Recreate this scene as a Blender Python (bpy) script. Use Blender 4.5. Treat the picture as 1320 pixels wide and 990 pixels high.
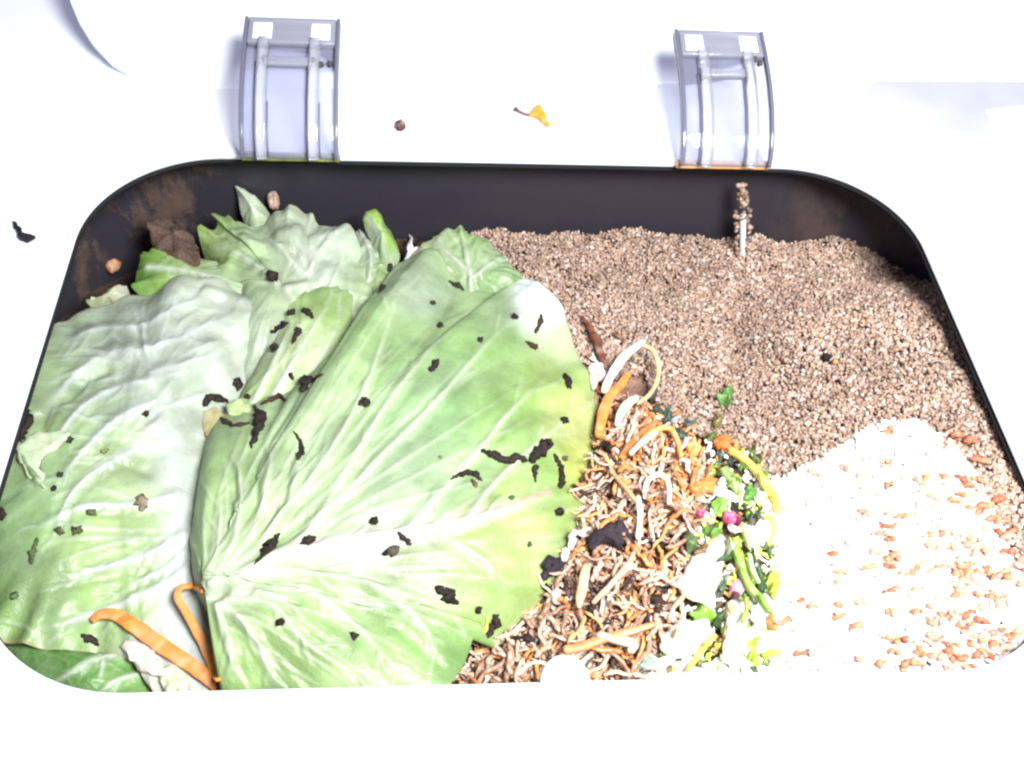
import bpy, bmesh, math, random
import numpy as np
from mathutils import Vector, Matrix
from mathutils.bvhtree import BVHTree

for o in list(bpy.data.objects):
    bpy.data.objects.remove(o)
scene = bpy.context.scene
COL = scene.collection

# ------------------------------------------------------------------ camera
F_PX, IW, IH = 1300.0, 1320.0, 990.0
PITCH, YAW, ROLL = 0.6739, -0.1369, 0.1066
CAM = np.array([-0.0376, -0.2411, 0.2956])
def _rz(a):
    return np.array([[math.cos(a), -math.sin(a), 0], [math.sin(a), math.cos(a), 0], [0, 0, 1]])
def _rx(a):
    return np.array([[1, 0, 0], [0, math.cos(a), -math.sin(a)], [0, math.sin(a), math.cos(a)]])
ROT = _rz(YAW) @ _rx(PITCH) @ _rz(ROLL)
cam_data = bpy.data.cameras.new('camera')
cam_data.sensor_width = 36.0
cam_data.lens = F_PX / IW * 36.0
cam_data.clip_start = 0.005
cam_data.clip_end = 50.0
cam = bpy.data.objects.new('camera', cam_data)
COL.objects.link(cam)
M4 = Matrix.Identity(4)
for i in range(3):
    for j in range(3):
        M4[i][j] = ROT[i, j]
    M4[i][3] = CAM[i]
cam.matrix_world = M4
scene.camera = cam

# ------------------------------------------------------------------ world, lamp, exposure
world = bpy.data.worlds.new('World')
scene.world = world
world.use_nodes = True
world.node_tree.nodes['Background'].inputs['Color'].default_value = (0.78, 0.78, 1.0, 1)
world.node_tree.nodes['Background'].inputs['Strength'].default_value = 0.46

lamp = bpy.data.lights.new('key_lamp', 'AREA')
lamp.shape = 'DISK'
lamp.size = 0.20
lamp.energy = 8.6
lamp.color = (0.98, 1.0, 0.97)
lamp_o = bpy.data.objects.new('key_lamp', lamp)
COL.objects.link(lamp_o)
lamp_o.location = (0.125, -0.22, 0.42)
lamp_o.rotation_euler = (Vector((0.0, 0.02, -0.02)) - Vector(lamp_o.location)).to_track_quat('-Z', 'Y').to_euler()

vs = scene.view_settings
vs.view_transform = 'Standard'
vs.look = 'None'
vs.exposure = 0.0
vs.gamma = 1.0
vs.use_curve_mapping = False
scene.render.engine = 'CYCLES'
scene.cycles.max_bounces = 10
scene.cycles.transmission_bounces = 10
scene.cycles.transparent_max_bounces = 40
scene.cycles.caustics_refractive = False
scene.cycles.caustics_reflective = False
scene.cycles.pixel_filter_type = 'BLACKMAN_HARRIS'
scene.cycles.filter_width = 2.5

# ------------------------------------------------------------------ helpers
rng = np.random.default_rng(7)
random.seed(7)

def rays(P):
    P = np.atleast_2d(np.asarray(P, float))
    d = np.stack([(P[:, 0] - IW / 2) / F_PX, -(P[:, 1] - IH / 2) / F_PX, -np.ones(len(P))], 1)
    return d @ ROT.T

def at(px, py, z):
    """point of the place at height z that the photograph shows at (px, py)"""
    px = np.atleast_1d(np.asarray(px, float)); py = np.atleast_1d(np.asarray(py, float))
    d = rays(np.stack([px, py], 1))
    t = (np.asarray(z, float) - CAM[2]) / d[:, 2]
    return CAM + d * t[:, None]

def at1(px, py, z):
    return at(px, py, z)[0]

def on_plane(px, py, p0, n):
    d = rays(np.array([[px, py]]))[0]
    t = np.dot(np.asarray(p0) - CAM, n) / np.dot(d, n)
    return CAM + d * t

def project(V):
    q = (np.asarray(V) - CAM) @ ROT
    return np.stack([IW / 2 + F_PX * q[:, 0] / -q[:, 2], IH / 2 - F_PX * q[:, 1] / -q[:, 2]], 1)

def _hash(ix, iy, seed):
    h = (ix.astype(np.int64) * 374761393 + iy.astype(np.int64) * 668265263 + seed * 1442695041) & 0x7fffffff
    h = ((h ^ (h >> 13)) * 1274126177) & 0x7fffffff
    return ((h ^ (h >> 16)) & 0xffff) / 65535.0

def vnoise(x, y, seed=0):
    x = np.asarray(x, float); y = np.asarray(y, float)
    ix = np.floor(x); iy = np.floor(y)
    fx = x - ix; fy = y - iy
    fx = fx * fx * (3 - 2 * fx); fy = fy * fy * (3 - 2 * fy)
    a = _hash(ix, iy, seed); b = _hash(ix + 1, iy, seed)
    c = _hash(ix, iy + 1, seed); d = _hash(ix + 1, iy + 1, seed)
    return (a + (b - a) * fx) * (1 - fy) + (c + (d - c) * fx) * fy - 0.5

def fbm(x, y, seed=0, o=3):
    r = 0; a = 1.0; f = 1.0
    for k in range(o):
        r = r + a * vnoise(np.asarray(x) * f, np.asarray(y) * f, seed + 17 * k)
        a *= 0.5; f *= 2.03
    return r

def sstep(a, b, x):
    t = np.clip((np.asarray(x, float) - a) / (b - a), 0, 1)
    return t * t * (3 - 2 * t)

def tag(o, label=None, cat=None, group=None, kind=None):
    if label: o['label'] = label
    if cat: o['category'] = cat
    if group: o['group'] = group
    if kind: o['kind'] = kind
    return o

def mesh_obj(name, verts, faces, mat, parent=None, colors=None, smooth=True, mesh_only=False):
    me = bpy.data.meshes.new(name)
    me.from_pydata([tuple(v) for v in verts], [], [tuple(int(i) for i in f) for f in faces])
    if smooth:
        me.polygons.foreach_set('use_smooth', np.ones(len(me.polygons), bool))
    if colors is not None:
        a = me.color_attributes.new('tint', 'FLOAT_COLOR', 'POINT')
        c = np.ones((len(verts), 4), np.float32); c[:, :3] = np.clip(colors, 0, 1)
        a.data.foreach_set('color', c.ravel())
    me.materials.append(mat)
    me.update()
    if mesh_only:
        return me
    o = bpy.data.objects.new(name, me)
    COL.objects.link(o)
    if parent: o.parent = parent
    return o

def fast_mesh(name, V, Fq, mat, colors=None):
    """large uniform meshes (all faces with the same corner count)"""
    me = bpy.data.meshes.new(name)
    V = np.asarray(V, np.float32); Fq = np.asarray(Fq, np.int32)
    n, k = Fq.shape
    me.vertices.add(len(V)); me.vertices.foreach_set('co', V.ravel())
    me.loops.add(n * k); me.loops.foreach_set('vertex_index', Fq.ravel())
    me.polygons.add(n)
    me.polygons.foreach_set('loop_start', np.arange(0, n * k, k, dtype=np.int32))
    me.update(calc_edges=True)
    me.polygons.foreach_set('use_smooth', np.ones(n, bool))
    if colors is not None:
        a = me.color_attributes.new('tint', 'FLOAT_COLOR', 'POINT')
        c = np.ones((len(V), 4), np.float32); c[:, :3] = np.clip(colors, 0, 1)
        a.data.foreach_set('color', c.ravel())
    me.materials.append(mat)
    me.validate()
    return me

# ------------------------------------------------------------------ materials
def new_mat(name):
    m = bpy.data.materials.new(name); m.use_nodes = True
    nt = m.node_tree
    return m, nt, nt.nodes['Principled BSDF'], nt.nodes['Material Output']

def node(nt, t, **kw):
    n = nt.nodes.new(t)
    for k, v in kw.items():
        if k.startswith('i_'):
            n.inputs[k[2:].replace('_', ' ')].default_value = v
        else:
            setattr(n, k, v)
    return n

def coords(nt, scale):
    tc = node(nt, 'ShaderNodeTexCoord')
    mp = node(nt, 'ShaderNodeMapping')
    mp.inputs['Scale'].default_value = (scale,) * 3
    nt.links.new(tc.outputs['Object'], mp.inputs['Vector'])
    return mp.outputs['Vector']

def add_bump(nt, b, height, strength, dist):
    bp = node(nt, 'ShaderNodeBump')
    bp.inputs['Strength'].default_value = strength
    bp.inputs['Distance'].default_value = dist
    nt.links.new(height, bp.inputs['Height'])
    nt.links.new(bp.outputs['Normal'], b.inputs['Normal'])
    return bp

def mat_plain(name, col, rough=0.5, spec=0.5, noise=0.0, nscale=200.0, bump=0.0, bdist=0.0005, **kw):
    m, nt, b, out = new_mat(name)
    b.inputs['Base Color'].default_value = (*col, 1)
    b.inputs['Roughness'].default_value = rough
    b.inputs['Specular IOR Level'].default_value = spec
    for k, v in kw.items():
        b.inputs[k.replace('_', ' ')].default_value = v
    if noise or bump:
        n = node(nt, 'ShaderNodeTexNoise'); n.inputs['Scale'].default_value = nscale
        n.inputs['Detail'].default_value = 4
        tc = node(nt, 'ShaderNodeTexCoord'); nt.links.new(tc.outputs['Object'], n.inputs['Vector'])
        if noise:
            mx = node(nt, 'ShaderNodeMix', data_type='RGBA', blend_type='MULTIPLY')
            mx.inputs['A'].default_value = (*col, 1)
            rp = node(nt, 'ShaderNodeMapRange')
            rp.inputs['From Min'].default_value = 0.3; rp.inputs['From Max'].default_value = 0.7
            rp.inputs['To Min'].default_value = 1 - noise; rp.inputs['To Max'].default_value = 1 + noise
            nt.links.new(n.outputs['Fac'], rp.inputs['Value'])
            cb = node(nt, 'ShaderNodeCombineColor')
            for k in range(3): nt.links.new(rp.outputs['Result'], cb.inputs[k])
            mx.inputs['Factor'].default_value = 1
            nt.links.new(cb.outputs['Color'], mx.inputs['B'])
            nt.links.new(mx.outputs['Result'], b.inputs['Base Color'])
        if bump:
            add_bump(nt, b, n.outputs['Fac'], bump, bdist)
    return m

def mat_leaf(name, rough=0.40, trans=0.20, net=0.05):
    """pigment from the 'tint' attribute, a fine net of veinlets and crinkled relief"""
    m, nt, b, out = new_mat(name)
    at_ = node(nt, 'ShaderNodeAttribute', attribute_name='tint')
    v = coords(nt, 1.0)
    n1 = node(nt, 'ShaderNodeTexNoise'); n1.inputs['Scale'].default_value = 90; n1.inputs['Detail'].default_value = 5
    nt.links.new(v, n1.inputs['Vector'])
    # warped voronoi net
    wr = node(nt, 'ShaderNodeVectorMath', operation='MULTIPLY_ADD')
    nt.links.new(n1.outputs['Color'], wr.inputs[0]); wr.inputs[1].default_value = (0.016,) * 3
    nt.links.new(v, wr.inputs[2])
    vo = node(nt, 'ShaderNodeTexVoronoi', feature='DISTANCE_TO_EDGE'); vo.inputs['Scale'].default_value = 165
    nt.links.new(wr.outputs[0], vo.inputs['Vector'])
    rp = node(nt, 'ShaderNodeMapRange'); rp.interpolation_type = 'SMOOTHSTEP'
    rp.inputs['From Min'].default_value = 0.0; rp.inputs['From Max'].default_value = 0.11
    rp.inputs['To Min'].default_value = net; rp.inputs['To Max'].default_value = 0.0
    nt.links.new(vo.outputs['Distance'], rp.inputs['Value'])
    mx = node(nt, 'ShaderNodeMix', data_type='RGBA')
    nt.links.new(rp.outputs['Result'], mx.inputs['Factor'])
    nt.links.new(at_.outputs['Color'], mx.inputs['A'])
    mx.inputs['B'].default_value = (0.56, 0.62, 0.48, 1)
    mr = node(nt, 'ShaderNodeMapRange')
    mr.inputs['From Min'].default_value = 0.3; mr.inputs['From Max'].default_value = 0.7
    mr.inputs['To Min'].default_value = 0.86; mr.inputs['To Max'].default_value = 1.12
    nt.links.new(n1.outputs['Fac'], mr.inputs['Value'])
    sc = node(nt, 'ShaderNodeVectorMath', operation='SCALE')
    nt.links.new(mx.outputs['Result'], sc.inputs[0]); nt.links.new(mr.outputs['Result'], sc.inputs['Scale'])
    nt.links.new(sc.outputs[0], b.inputs['Base Color'])
    b.inputs['Roughness'].default_value = rough
    b.inputs['Specular IOR Level'].default_value = 0.45
    n2 = node(nt, 'ShaderNodeTexNoise'); n2.inputs['Scale'].default_value = 420; n2.inputs['Detail'].default_value = 3
    nt.links.new(v, n2.inputs['Vector'])
    hs = node(nt, 'ShaderNodeMath', operation='MULTIPLY_ADD')
    nt.links.new(n1.outputs['Fac'], hs.inputs[0]); hs.inputs[1].default_value = 1.6
    ns = node(nt, 'ShaderNodeMath', operation='MULTIPLY'); nt.links.new(n2.outputs['Fac'], ns.inputs[0]); ns.inputs[1].default_value = 0.35
    nt.links.new(ns.outputs[0], hs.inputs[2])
    ha = node(nt, 'ShaderNodeMath', operation='ADD')
    nt.links.new(hs.outputs[0], ha.inputs[0]); nt.links.new(rp.outputs['Result'], ha.inputs[1])
    bp = add_bump(nt, b, ha.outputs[0], 0.55, 0.0012)
    tr = node(nt, 'ShaderNodeBsdfTranslucent')
    nt.links.new(sc.outputs[0], tr.inputs['Color'])
    ms = node(nt, 'ShaderNodeMixShader'); ms.inputs[0].default_value = trans
    nt.links.new(b.outputs[0], ms.inputs[1]); nt.links.new(tr.outputs[0], ms.inputs[2])
    nt.links.new(ms.outputs[0], out.inputs['Surface'])
    return m

def mat_tint(name, rough=0.5, spec=0.4, bump=0.3, bscale=900, bdist=0.0004, sss=0.0, vary=0.14, vscale=500):
    """colour from the 'tint' attribute with fine mottling"""
    m, nt, b, out = new_mat(name)
    at_ = node(nt, 'ShaderNodeAttribute', attribute_name='tint')
    v = coords(nt, 1.0)
    n = node(nt, 'ShaderNodeTexNoise'); n.inputs['Scale'].default_value = vscale; n.inputs['Detail'].default_value = 3
    nt.links.new(v, n.inputs['Vector'])
    mr = node(nt, 'ShaderNodeMapRange')
    mr.inputs['From Min'].default_value = 0.3; mr.inputs['From Max'].default_value = 0.7
    mr.inputs['To Min'].default_value = 1 - vary; mr.inputs['To Max'].default_value = 1 + vary
    nt.links.new(n.outputs['Fac'], mr.inputs['Value'])
    sc = node(nt, 'ShaderNodeVectorMath', operation='SCALE')
    nt.links.new(at_.outputs['Color'], sc.inputs[0]); nt.links.new(mr.outputs['Result'], sc.inputs['Scale'])
    nt.links.new(sc.outputs[0], b.inputs['Base Color'])
    b.inputs['Roughness'].default_value = rough
    b.inputs['Specular IOR Level'].default_value = spec
    if sss:
        b.inputs['Subsurface Weight'].default_value = sss
        b.inputs['Subsurface Radius'].default_value = (0.002, 0.0015, 0.001)
        b.inputs['Subsurface Scale'].default_value = 0.5
    if bump:
        n2 = node(nt, 'ShaderNodeTexNoise'); n2.inputs['Scale'].default_value = bscale; n2.inputs['Detail'].default_value = 3
        nt.links.new(v, n2.inputs['Vector'])
        add_bump(nt, b, n2.outputs['Fac'], bump, bdist)
    return m

M = {}
M['white'] = mat_plain('white_plastic', (0.80, 0.825, 0.90), rough=0.42, spec=0.35, noise=0.012, nscale=30, bump=0.05, bdist=0.0004)
M['lid'] = mat_plain('white_lid_plastic', (0.80, 0.825, 0.90), rough=0.4, spec=0.35, noise=0.01, nscale=25)
M['gasket'] = mat_plain('rim_shade_black', (0.012, 0.012, 0.014), rough=0.85, spec=0.15)  # for the added ring that draws the shade line under the rim
M['floor'] = mat_plain('pale_floor', (0.6, 0.62, 0.66), rough=0.5, noise=0.05, nscale=8)

def mat_tub():
    m, nt, b, out = new_mat('charcoal_tub_plastic')
    v = coords(nt, 1.0)
    n = node(nt, 'ShaderNodeTexNoise'); n.inputs['Scale'].default_value = 42; n.inputs['Detail'].default_value = 6
    n.inputs['Roughness'].default_value = 0.62
    mp = node(nt, 'ShaderNodeMapping'); mp.inputs['Scale'].default_value = (1.0, 1.0, 0.45)
    nt.links.new(v, mp.inputs['Vector']); nt.links.new(mp.outputs['Vector'], n.inputs['Vector'])
    # dried mud keeps to the two far corners of the tub
    sx = node(nt, 'ShaderNodeSeparateXYZ'); nt.links.new(v, sx.inputs[0])
    l = node(nt, 'ShaderNodeMapRange'); l.interpolation_type = 'SMOOTHSTEP'
    l.inputs['From Min'].default_value = -0.115; l.inputs['From Max'].default_value = -0.150
    nt.links.new(sx.outputs['X'], l.inputs['Value'])
    r = node(nt, 'ShaderNodeMapRange'); r.interpolation_type = 'SMOOTHSTEP'
    r.inputs['From Min'].default_value = 0.125; r.inputs['From Max'].default_value = 0.165
    r.inputs['To Max'].default_value = 0.55
    nt.links.new(sx.outputs['X'], r.inputs['Value'])
    mxm = node(nt, 'ShaderNodeMath', operation='MAXIMUM')
    nt.links.new(l.outputs['Result'], mxm.inputs[0]); nt.links.new(r.outputs['Result'], mxm.inputs[1])
    th = node(nt, 'ShaderNodeMapRange'); th.interpolation_type = 'SMOOTHSTEP'
    th.inputs['From Min'].default_value = 0.50; th.inputs['From Max'].default_value = 0.62
    nt.links.new(n.outputs['Fac'], th.inputs['Value'])
    mu = node(nt, 'ShaderNodeMath', operation='MULTIPLY')
    nt.links.new(mxm.outputs[0], mu.inputs[0]); nt.links.new(th.outputs['Result'], mu.inputs[1])
    n3 = node(nt, 'ShaderNodeTexNoise'); n3.inputs['Scale'].default_value = 160; n3.inputs['Detail'].default_value = 4
    nt.links.new(v, n3.inputs['Vector'])
    mud = node(nt, 'ShaderNodeMix', data_type='RGBA')
    mud.inputs['A'].default_value = (0.04, 0.024, 0.02, 1); mud.inputs['B'].default_value = (0.12, 0.078, 0.062, 1)
    nt.links.new(n3.outputs['Fac'], mud.inputs['Factor'])
    mx = node(nt, 'ShaderNodeMix', data_type='RGBA')
    mx.inputs['A'].default_value = (0.030, 0.027, 0.036, 1)
    nt.links.new(mud.outputs['Result'], mx.inputs['B'])
    nt.links.new(mu.outputs[0], mx.inputs['Factor'])
    nt.links.new(mx.outputs['Result'], b.inputs['Base Color'])
    ro = node(nt, 'ShaderNodeMapRange'); ro.inputs['To Min'].default_value = 0.42; ro.inputs['To Max'].default_value = 0.85
    nt.links.new(mu.outputs[0], ro.inputs['Value']); nt.links.new(ro.outputs['Result'], b.inputs['Roughness'])
    b.inputs['Specular IOR Level'].default_value = 0.3
    ad = node(nt, 'ShaderNodeMath', operation='MULTIPLY_ADD')
    nt.links.new(n3.outputs['Fac'], ad.inputs[0]); ad.inputs[1].default_value = 0.3; nt.links.new(mu.outputs[0], ad.inputs[2])
    add_bump(nt, b, ad.outputs[0], 0.5, 0.0015)
    return m
M['tub'] = mat_tub()

def mat_clear(name, col, rough=0.04):
    m, nt, b, out = new_mat(name)
    b.inputs['Base Color'].default_value = (*col, 1)
    b.inputs['Transmission Weight'].default_value = 1.0
    b.inputs['Roughness'].default_value = rough
    b.inputs['IOR'].default_value = 1.49
    return m
def mat_thin(name, col, gloss=0.06, frost=0.22, dcol=(0.50, 0.51, 0.66)):
    m, nt, b, out = new_mat(name); nt.nodes.remove(b)
    tr = node(nt, 'ShaderNodeBsdfTransparent'); tr.inputs['Color'].default_value = (*col, 1)
    gl = node(nt, 'ShaderNodeBsdfGlossy'); gl.inputs['Roughness'].default_value = gloss
    fr = node(nt, 'ShaderNodeFresnel'); fr.inputs['IOR'].default_value = 1.49
    ms = node(nt, 'ShaderNodeMixShader')
    df = node(nt, 'ShaderNodeBsdfDiffuse'); df.inputs['Color'].default_value = (*dcol, 1)
    m0 = node(nt, 'ShaderNodeMixShader'); m0.inputs[0].default_value = frost
    nt.links.new(tr.outputs[0], m0.inputs[1]); nt.links.new(df.outputs[0], m0.inputs[2])
    nt.links.new(fr.outputs[0], ms.inputs[0]); nt.links.new(m0.outputs[0], ms.inputs[1]); nt.links.new(gl.outputs[0], ms.inputs[2])
    nt.links.new(ms.outputs[0], out.inputs['Surface'])
    return m
M['clear'] = mat_thin('clear_acrylic', (0.94, 0.94, 0.985), 0.05, 0.30, (0.50, 0.52, 0.72))
M['edge'] = mat_thin('acrylic_edge', (0.45, 0.45, 0.55), 0.1, 0.6, (0.20, 0.20, 0.27))
M['rib'] = mat_thin('frosted_acrylic_rib', (0.95, 0.95, 0.985), 0.04, 0.20, (0.86, 0.88, 0.97))
M['smoke'] = mat_thin('lavender_tinted_acrylic', (0.80, 0.80, 0.88), 0.15, 0.6, (0.36, 0.36, 0.44))
M['lip_green'] = mat_plain('olive_refraction_edge', (0.22, 0.22, 0.07), rough=0.25, noise=0.35, nscale=160)  # contents refracted in the clear edge, put in as olive colour
M['lip_amber'] = mat_plain('amber_refraction_edge', (0.75, 0.40, 0.16), rough=0.25, noise=0.25, nscale=160)  # the same refraction in the other hinge, put in as amber
M['grime'] = mat_plain('dark_grime', (0.05, 0.04, 0.045), rough=0.7, noise=0.3, nscale=600)
M['window_white'] = mat_plain('window_pad_white', (0.82, 0.84, 0.9), rough=0.35)

M['leaf'] = mat_leaf('cabbage_leaf')
M['leaf_dark'] = mat_leaf('cabbage_leaf_outer', rough=0.42, net=0.08)
M['veg'] = mat_tint('vegetable_scrap', rough=0.5, spec=0.5, bump=0.35, bscale=700, bdist=0.0006, sss=0.12)
M['strand'] = mat_tint('shred', rough=0.35, spec=0.55, bump=0.4, bscale=600, bdist=0.0006, sss=0.0, vary=0.25, vscale=320)
M['soil'] = mat_tint('soil_crumb', rough=0.75, spec=0.25, bump=0.7, bscale=900, bdist=0.0008, vary=0.4, vscale=900)
M['grain'] = mat_tint('bran_grain', rough=0.45, spec=0.40, bump=0.3, bscale=900, bdist=0.0004, vary=0.2, vscale=900)
M['rice'] = mat_tint('rice_grain', rough=0.3, spec=0.5, bump=0.15, bscale=800, bdist=0.0003, sss=0.0, vary=0.05)
M['carrot'] = mat_tint('carrot', rough=0.55, spec=0.35, bump=0.3, bscale=350, bdist=0.0005, sss=0.15, vary=0.12, vscale=300)

# ------------------------------------------------------------------ the bin
HW, HD, RC = 0.18, 0.1226, 0.054
bin_o = bpy.data.objects.new('compost_bin', None); COL.objects.link(bin_o)
bin_o.location = (0, 0, -0.26)
tag(bin_o, 'white plastic compost bin with rounded opening, dark inner tub and two clear hinges', 'compost bin')

def rrect(hw, hd, r, n_c=40, n_s=60):
    pts = []
    for (cx, cy, a0) in ((hw - r, hd - r, 0), (-hw + r, hd - r, 90), (-hw + r, -hd + r, 180), (hw - r, -hd + r, 270)):
        for k in range(n_c):
            a = math.radians(a0 + 90 * k / n_c)
            pts.append((cx + r * math.cos(a), cy + r * math.sin(a)))
        # straight run to the next corner
        a = math.radians(a0 + 90)
        p = (cx + r * math.cos(a), cy + r * math.sin(a))
        nxt = {0: (-hw + r, hd), 90: (-hw, -hd + r), 180: (hw - r, -hd), 270: (hw, hd - r)}[a0]
        for k in range(n_s):
            pts.append((p[0] + (nxt[0] - p[0]) * k / n_s, p[1] + (nxt[1] - p[1]) * k / n_s))
    return np.array(pts)

def loft(rings, close=True):
    """quads between successive closed rings"""
    n = len(rings[0]); F = []
    idx = np.arange(n); nx = (idx + 1) % n
    for k in range(len(rings) - 1):
        F.append(np.stack([k * n + idx, k * n + nx, (k + 1) * n + nx, (k + 1) * n + idx], 1))
    return np.concatenate(rings), np.concatenate(F)

inner = rrect(HW, HD, RC, 60, 90)
n_in = len(inner)
def ray_to_rect(pts, x0, x1, y0, y1):
    out = []
    for (x, y) in pts:
        L = math.hypot(x, y); dx, dy = x / L, y / L
        t = min((x1 / dx if dx > 0 else x0 / dx) if abs(dx) > 1e-9 else 1e9,
                (y1 / dy if dy > 0 else y0 / dy) if abs(dy) > 1e-9 else 1e9)
        out.append((dx * t, dy * t))
    return np.array(out)
outer = ray_to_rect(inner, -0.40, 0.40, -0.24, 0.42)
rings = []
for z, off in ((-0.0030, 0.0012), (-0.0016, 0.0), (-0.0006, 0.0002), (0.0, 0.0010)):
    nr_ = inner * (1 + off / np.linalg.norm(inner, axis=1))[:, None]
    rings.append(np.c_[nr_, np.full(n_in, z)])
base_r = rings[-1][:, :2]
for k in range(1, 25):
    f = (k / 24.0) ** 1.15
    xy = base_r + (outer - base_r) * f
    z = np.zeros(n_in)
    rings.append(np.c_[xy, z])
for z, f in ((-0.004, 1.006), (-0.012, 1.009), (-0.26, 0.97)):
    rings.append(np.c_[outer * f, np.full(n_in, z)])
V, Fq = loft(rings)
o = bpy.data.objects.new('deck', fast_mesh('deck', V - np.array([0, 0, -0.26]), Fq, M['white']))
COL.objects.link(o); o.parent = bin_o

# black ring added to draw the shade line under the rim of the opening
g_in = inner * (1 - 0.0003 / np.linalg.norm(inner, axis=1))[:, None]
g_out = inner * (1 + 0.006 / np.linalg.norm(inner, axis=1))[:, None]
V, Fq = loft([np.c_[g_out, np.full(n_in, -0.0032)], np.c_[g_in, np.full(n_in, -0.0034)], np.c_[g_in, np.full(n_in, -0.0044)], np.c_[g_out, np.full(n_in, -0.0046)]])
o = bpy.data.objects.new('gasket', fast_mesh('gasket', V - np.array([0, 0, -0.26]), Fq[:, ::-1], M['gasket'])); COL.objects.link(o); o.parent = bin_o  # added ring standing in for the shade under the rim

# the tub: wider than the opening at the sides, a flat far wall
rings = []
for z, hw, hd, yo, r in ((-0.0075, 0.217, 0.146, -0.012, 0.07), (-0.03, 0.2165, 0.1455, -0.012, 0.07), (-0.09, 0.213, 0.142, -0.012, 0.068),
                         (-0.135, 0.210, 0.139, -0.012, 0.066), (-0.147, 0.203, 0.132, -0.012, 0.062), (-0.15, 0.19, 0.12, -0.012, 0.055), (-0.15, 0.02, 0.012, -0.012, 0.006)):
    p = rrect(hw, hd, r, 40, 60); p[:, 1] += yo
    rings.append(np.c_[p, np.full(len(p), z)])
V, Fq = loft(rings)
o = bpy.data.objects.new('tub', fast_mesh('tub', V - np.array([0, 0, -0.26]), Fq, M['tub'])); COL.objects.link(o); o.parent = bin_o
me = o.data
for v_ in me.vertices: pass

# the lid, opened and leaning back behind the opening
LT = math.radians(24)
LP = at1(228, 114, 0.0006); LX = at1(1320, 103, 0.0006) - LP; LX /= np.linalg.norm(LX)
_h = np.array([-LX[1], LX[0], 0]); LU = _h * math.cos(LT) + np.array([0, 0, math.sin(LT)]); LN = np.cross(LX, LU)
def lid_pt(px, py):
    q = on_plane(px, py, LP, LN)
    return np.dot(q - LP, LX), np.dot(q - LP, LU)
edge = [lid_pt(*p) for p in ((80, -60), (84, -25), (90, 2), (101, 28), (118, 55), (142, 80), (176, 100), (228, 114))]
x0 = edge[0][0]
u0 = edge[-1][1]
out2d = [(x0, 0.24), (x0, 0.12)] + edge + [(0.05, 0.0), (0.15, 0.0), (0.30, 0.0), (0.45, 0.0), (0.51, 0.0), (0.52, 0.006), (0.52, 0.235), (0.51, 0.245)]
out2d = np.array(out2d)
def lid_ring(inset, depth):
    c = np.array([0.20, 0.12]); d = out2d - c
    p = out2d - d / np.linalg.norm(d, axis=1)[:, None] * inset
    return LP + p[:, :1] * LX + p[:, 1:] * LU - LN * depth
rings = [lid_ring(0.002, 0.006), lid_ring(0.0, 0.0045), lid_ring(0.0, 0.0010), lid_ring(0.0004, 0.0003), lid_ring(0.0015, 0.0), lid_ring(0.05, -0.0005), lid_ring(0.09, -0.0005)]
V, Fq = loft(rings)
n2 = len(out2d)
faces = [tuple(f) for f in Fq] + [tuple(range((len(rings) - 1) * n2, len(rings) * n2)), tuple(range(n2))[::-1]]
o = mesh_obj('lid', V - np.array([0, 0, -0.26]), faces, M['lid'], bin_o)
bm = bmesh.new(); bm.from_mesh(o.data); bmesh.ops.recalc_face_normals(bm, faces=bm.faces); bm.to_mesh(o.data); bm.free()
bv = o.modifiers.new('bevel', 'BEVEL'); bv.width = 0.0006; bv.segments = 2; bv.limit_method = 'ANGLE'

def box_verts(bm, c, sx, sy, sz, R=None, taper=1.0):
    vs_ = []
    for dz in (-1, 1):
        for dx, dy in ((-1, -1), (1, -1), (1, 1), (-1, 1)):
            k = taper if dz > 0 else 1.0
            v = Vector((dx * sx / 2 * k, dy * sy / 2 * k, dz * sz / 2))
            if R is not None: v = R @ v
            vs_.append(bm.verts.new(v + Vector(c)))
    for f in ((0, 3, 2, 1), (4, 5, 6, 7), (0, 1, 5, 4), (1, 2, 6, 5), (2, 3, 7, 6), (3, 0, 4, 7)):
        bm.faces.new([vs_[i] for i in f])

def bm_obj(name, bm, mat, parent, bevel=0.0, smooth=True):
    me = bpy.data.meshes.new(name); bmesh.ops.recalc_face_normals(bm, faces=bm.faces); bm.to_mesh(me); bm.free()
    me.materials.append(mat)
    if smooth: me.polygons.foreach_set('use_smooth', np.ones(len(me.polygons), bool))
    o = bpy.data.objects.new(name, me); COL.objects.link(o); o.parent = parent
    if bevel:
        b = o.modifiers.new('bevel', 'BEVEL'); b.width = bevel; b.segments = 2; b.limit_method = 'ANGLE'
    return o

def profile(s):
    """arched side profile of a hinge, from the rim of the opening up to the lid"""
    pts = np.array([(0.1205, 0.0015), (0.1215, 0.0060), (0.1270, 0.0125), (0.1360, 0.0190), (0.1480, 0.0245), (0.1620, 0.0285), (0.1765, 0.0315)])
    L = np.r_[0, np.cumsum(np.linalg.norm(np.diff(pts, axis=0), axis=1))]; L /= L[-1]
    return np.array([np.interp(s, L, pts[:, 0]), np.interp(s, L, pts[:, 1])])

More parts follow.
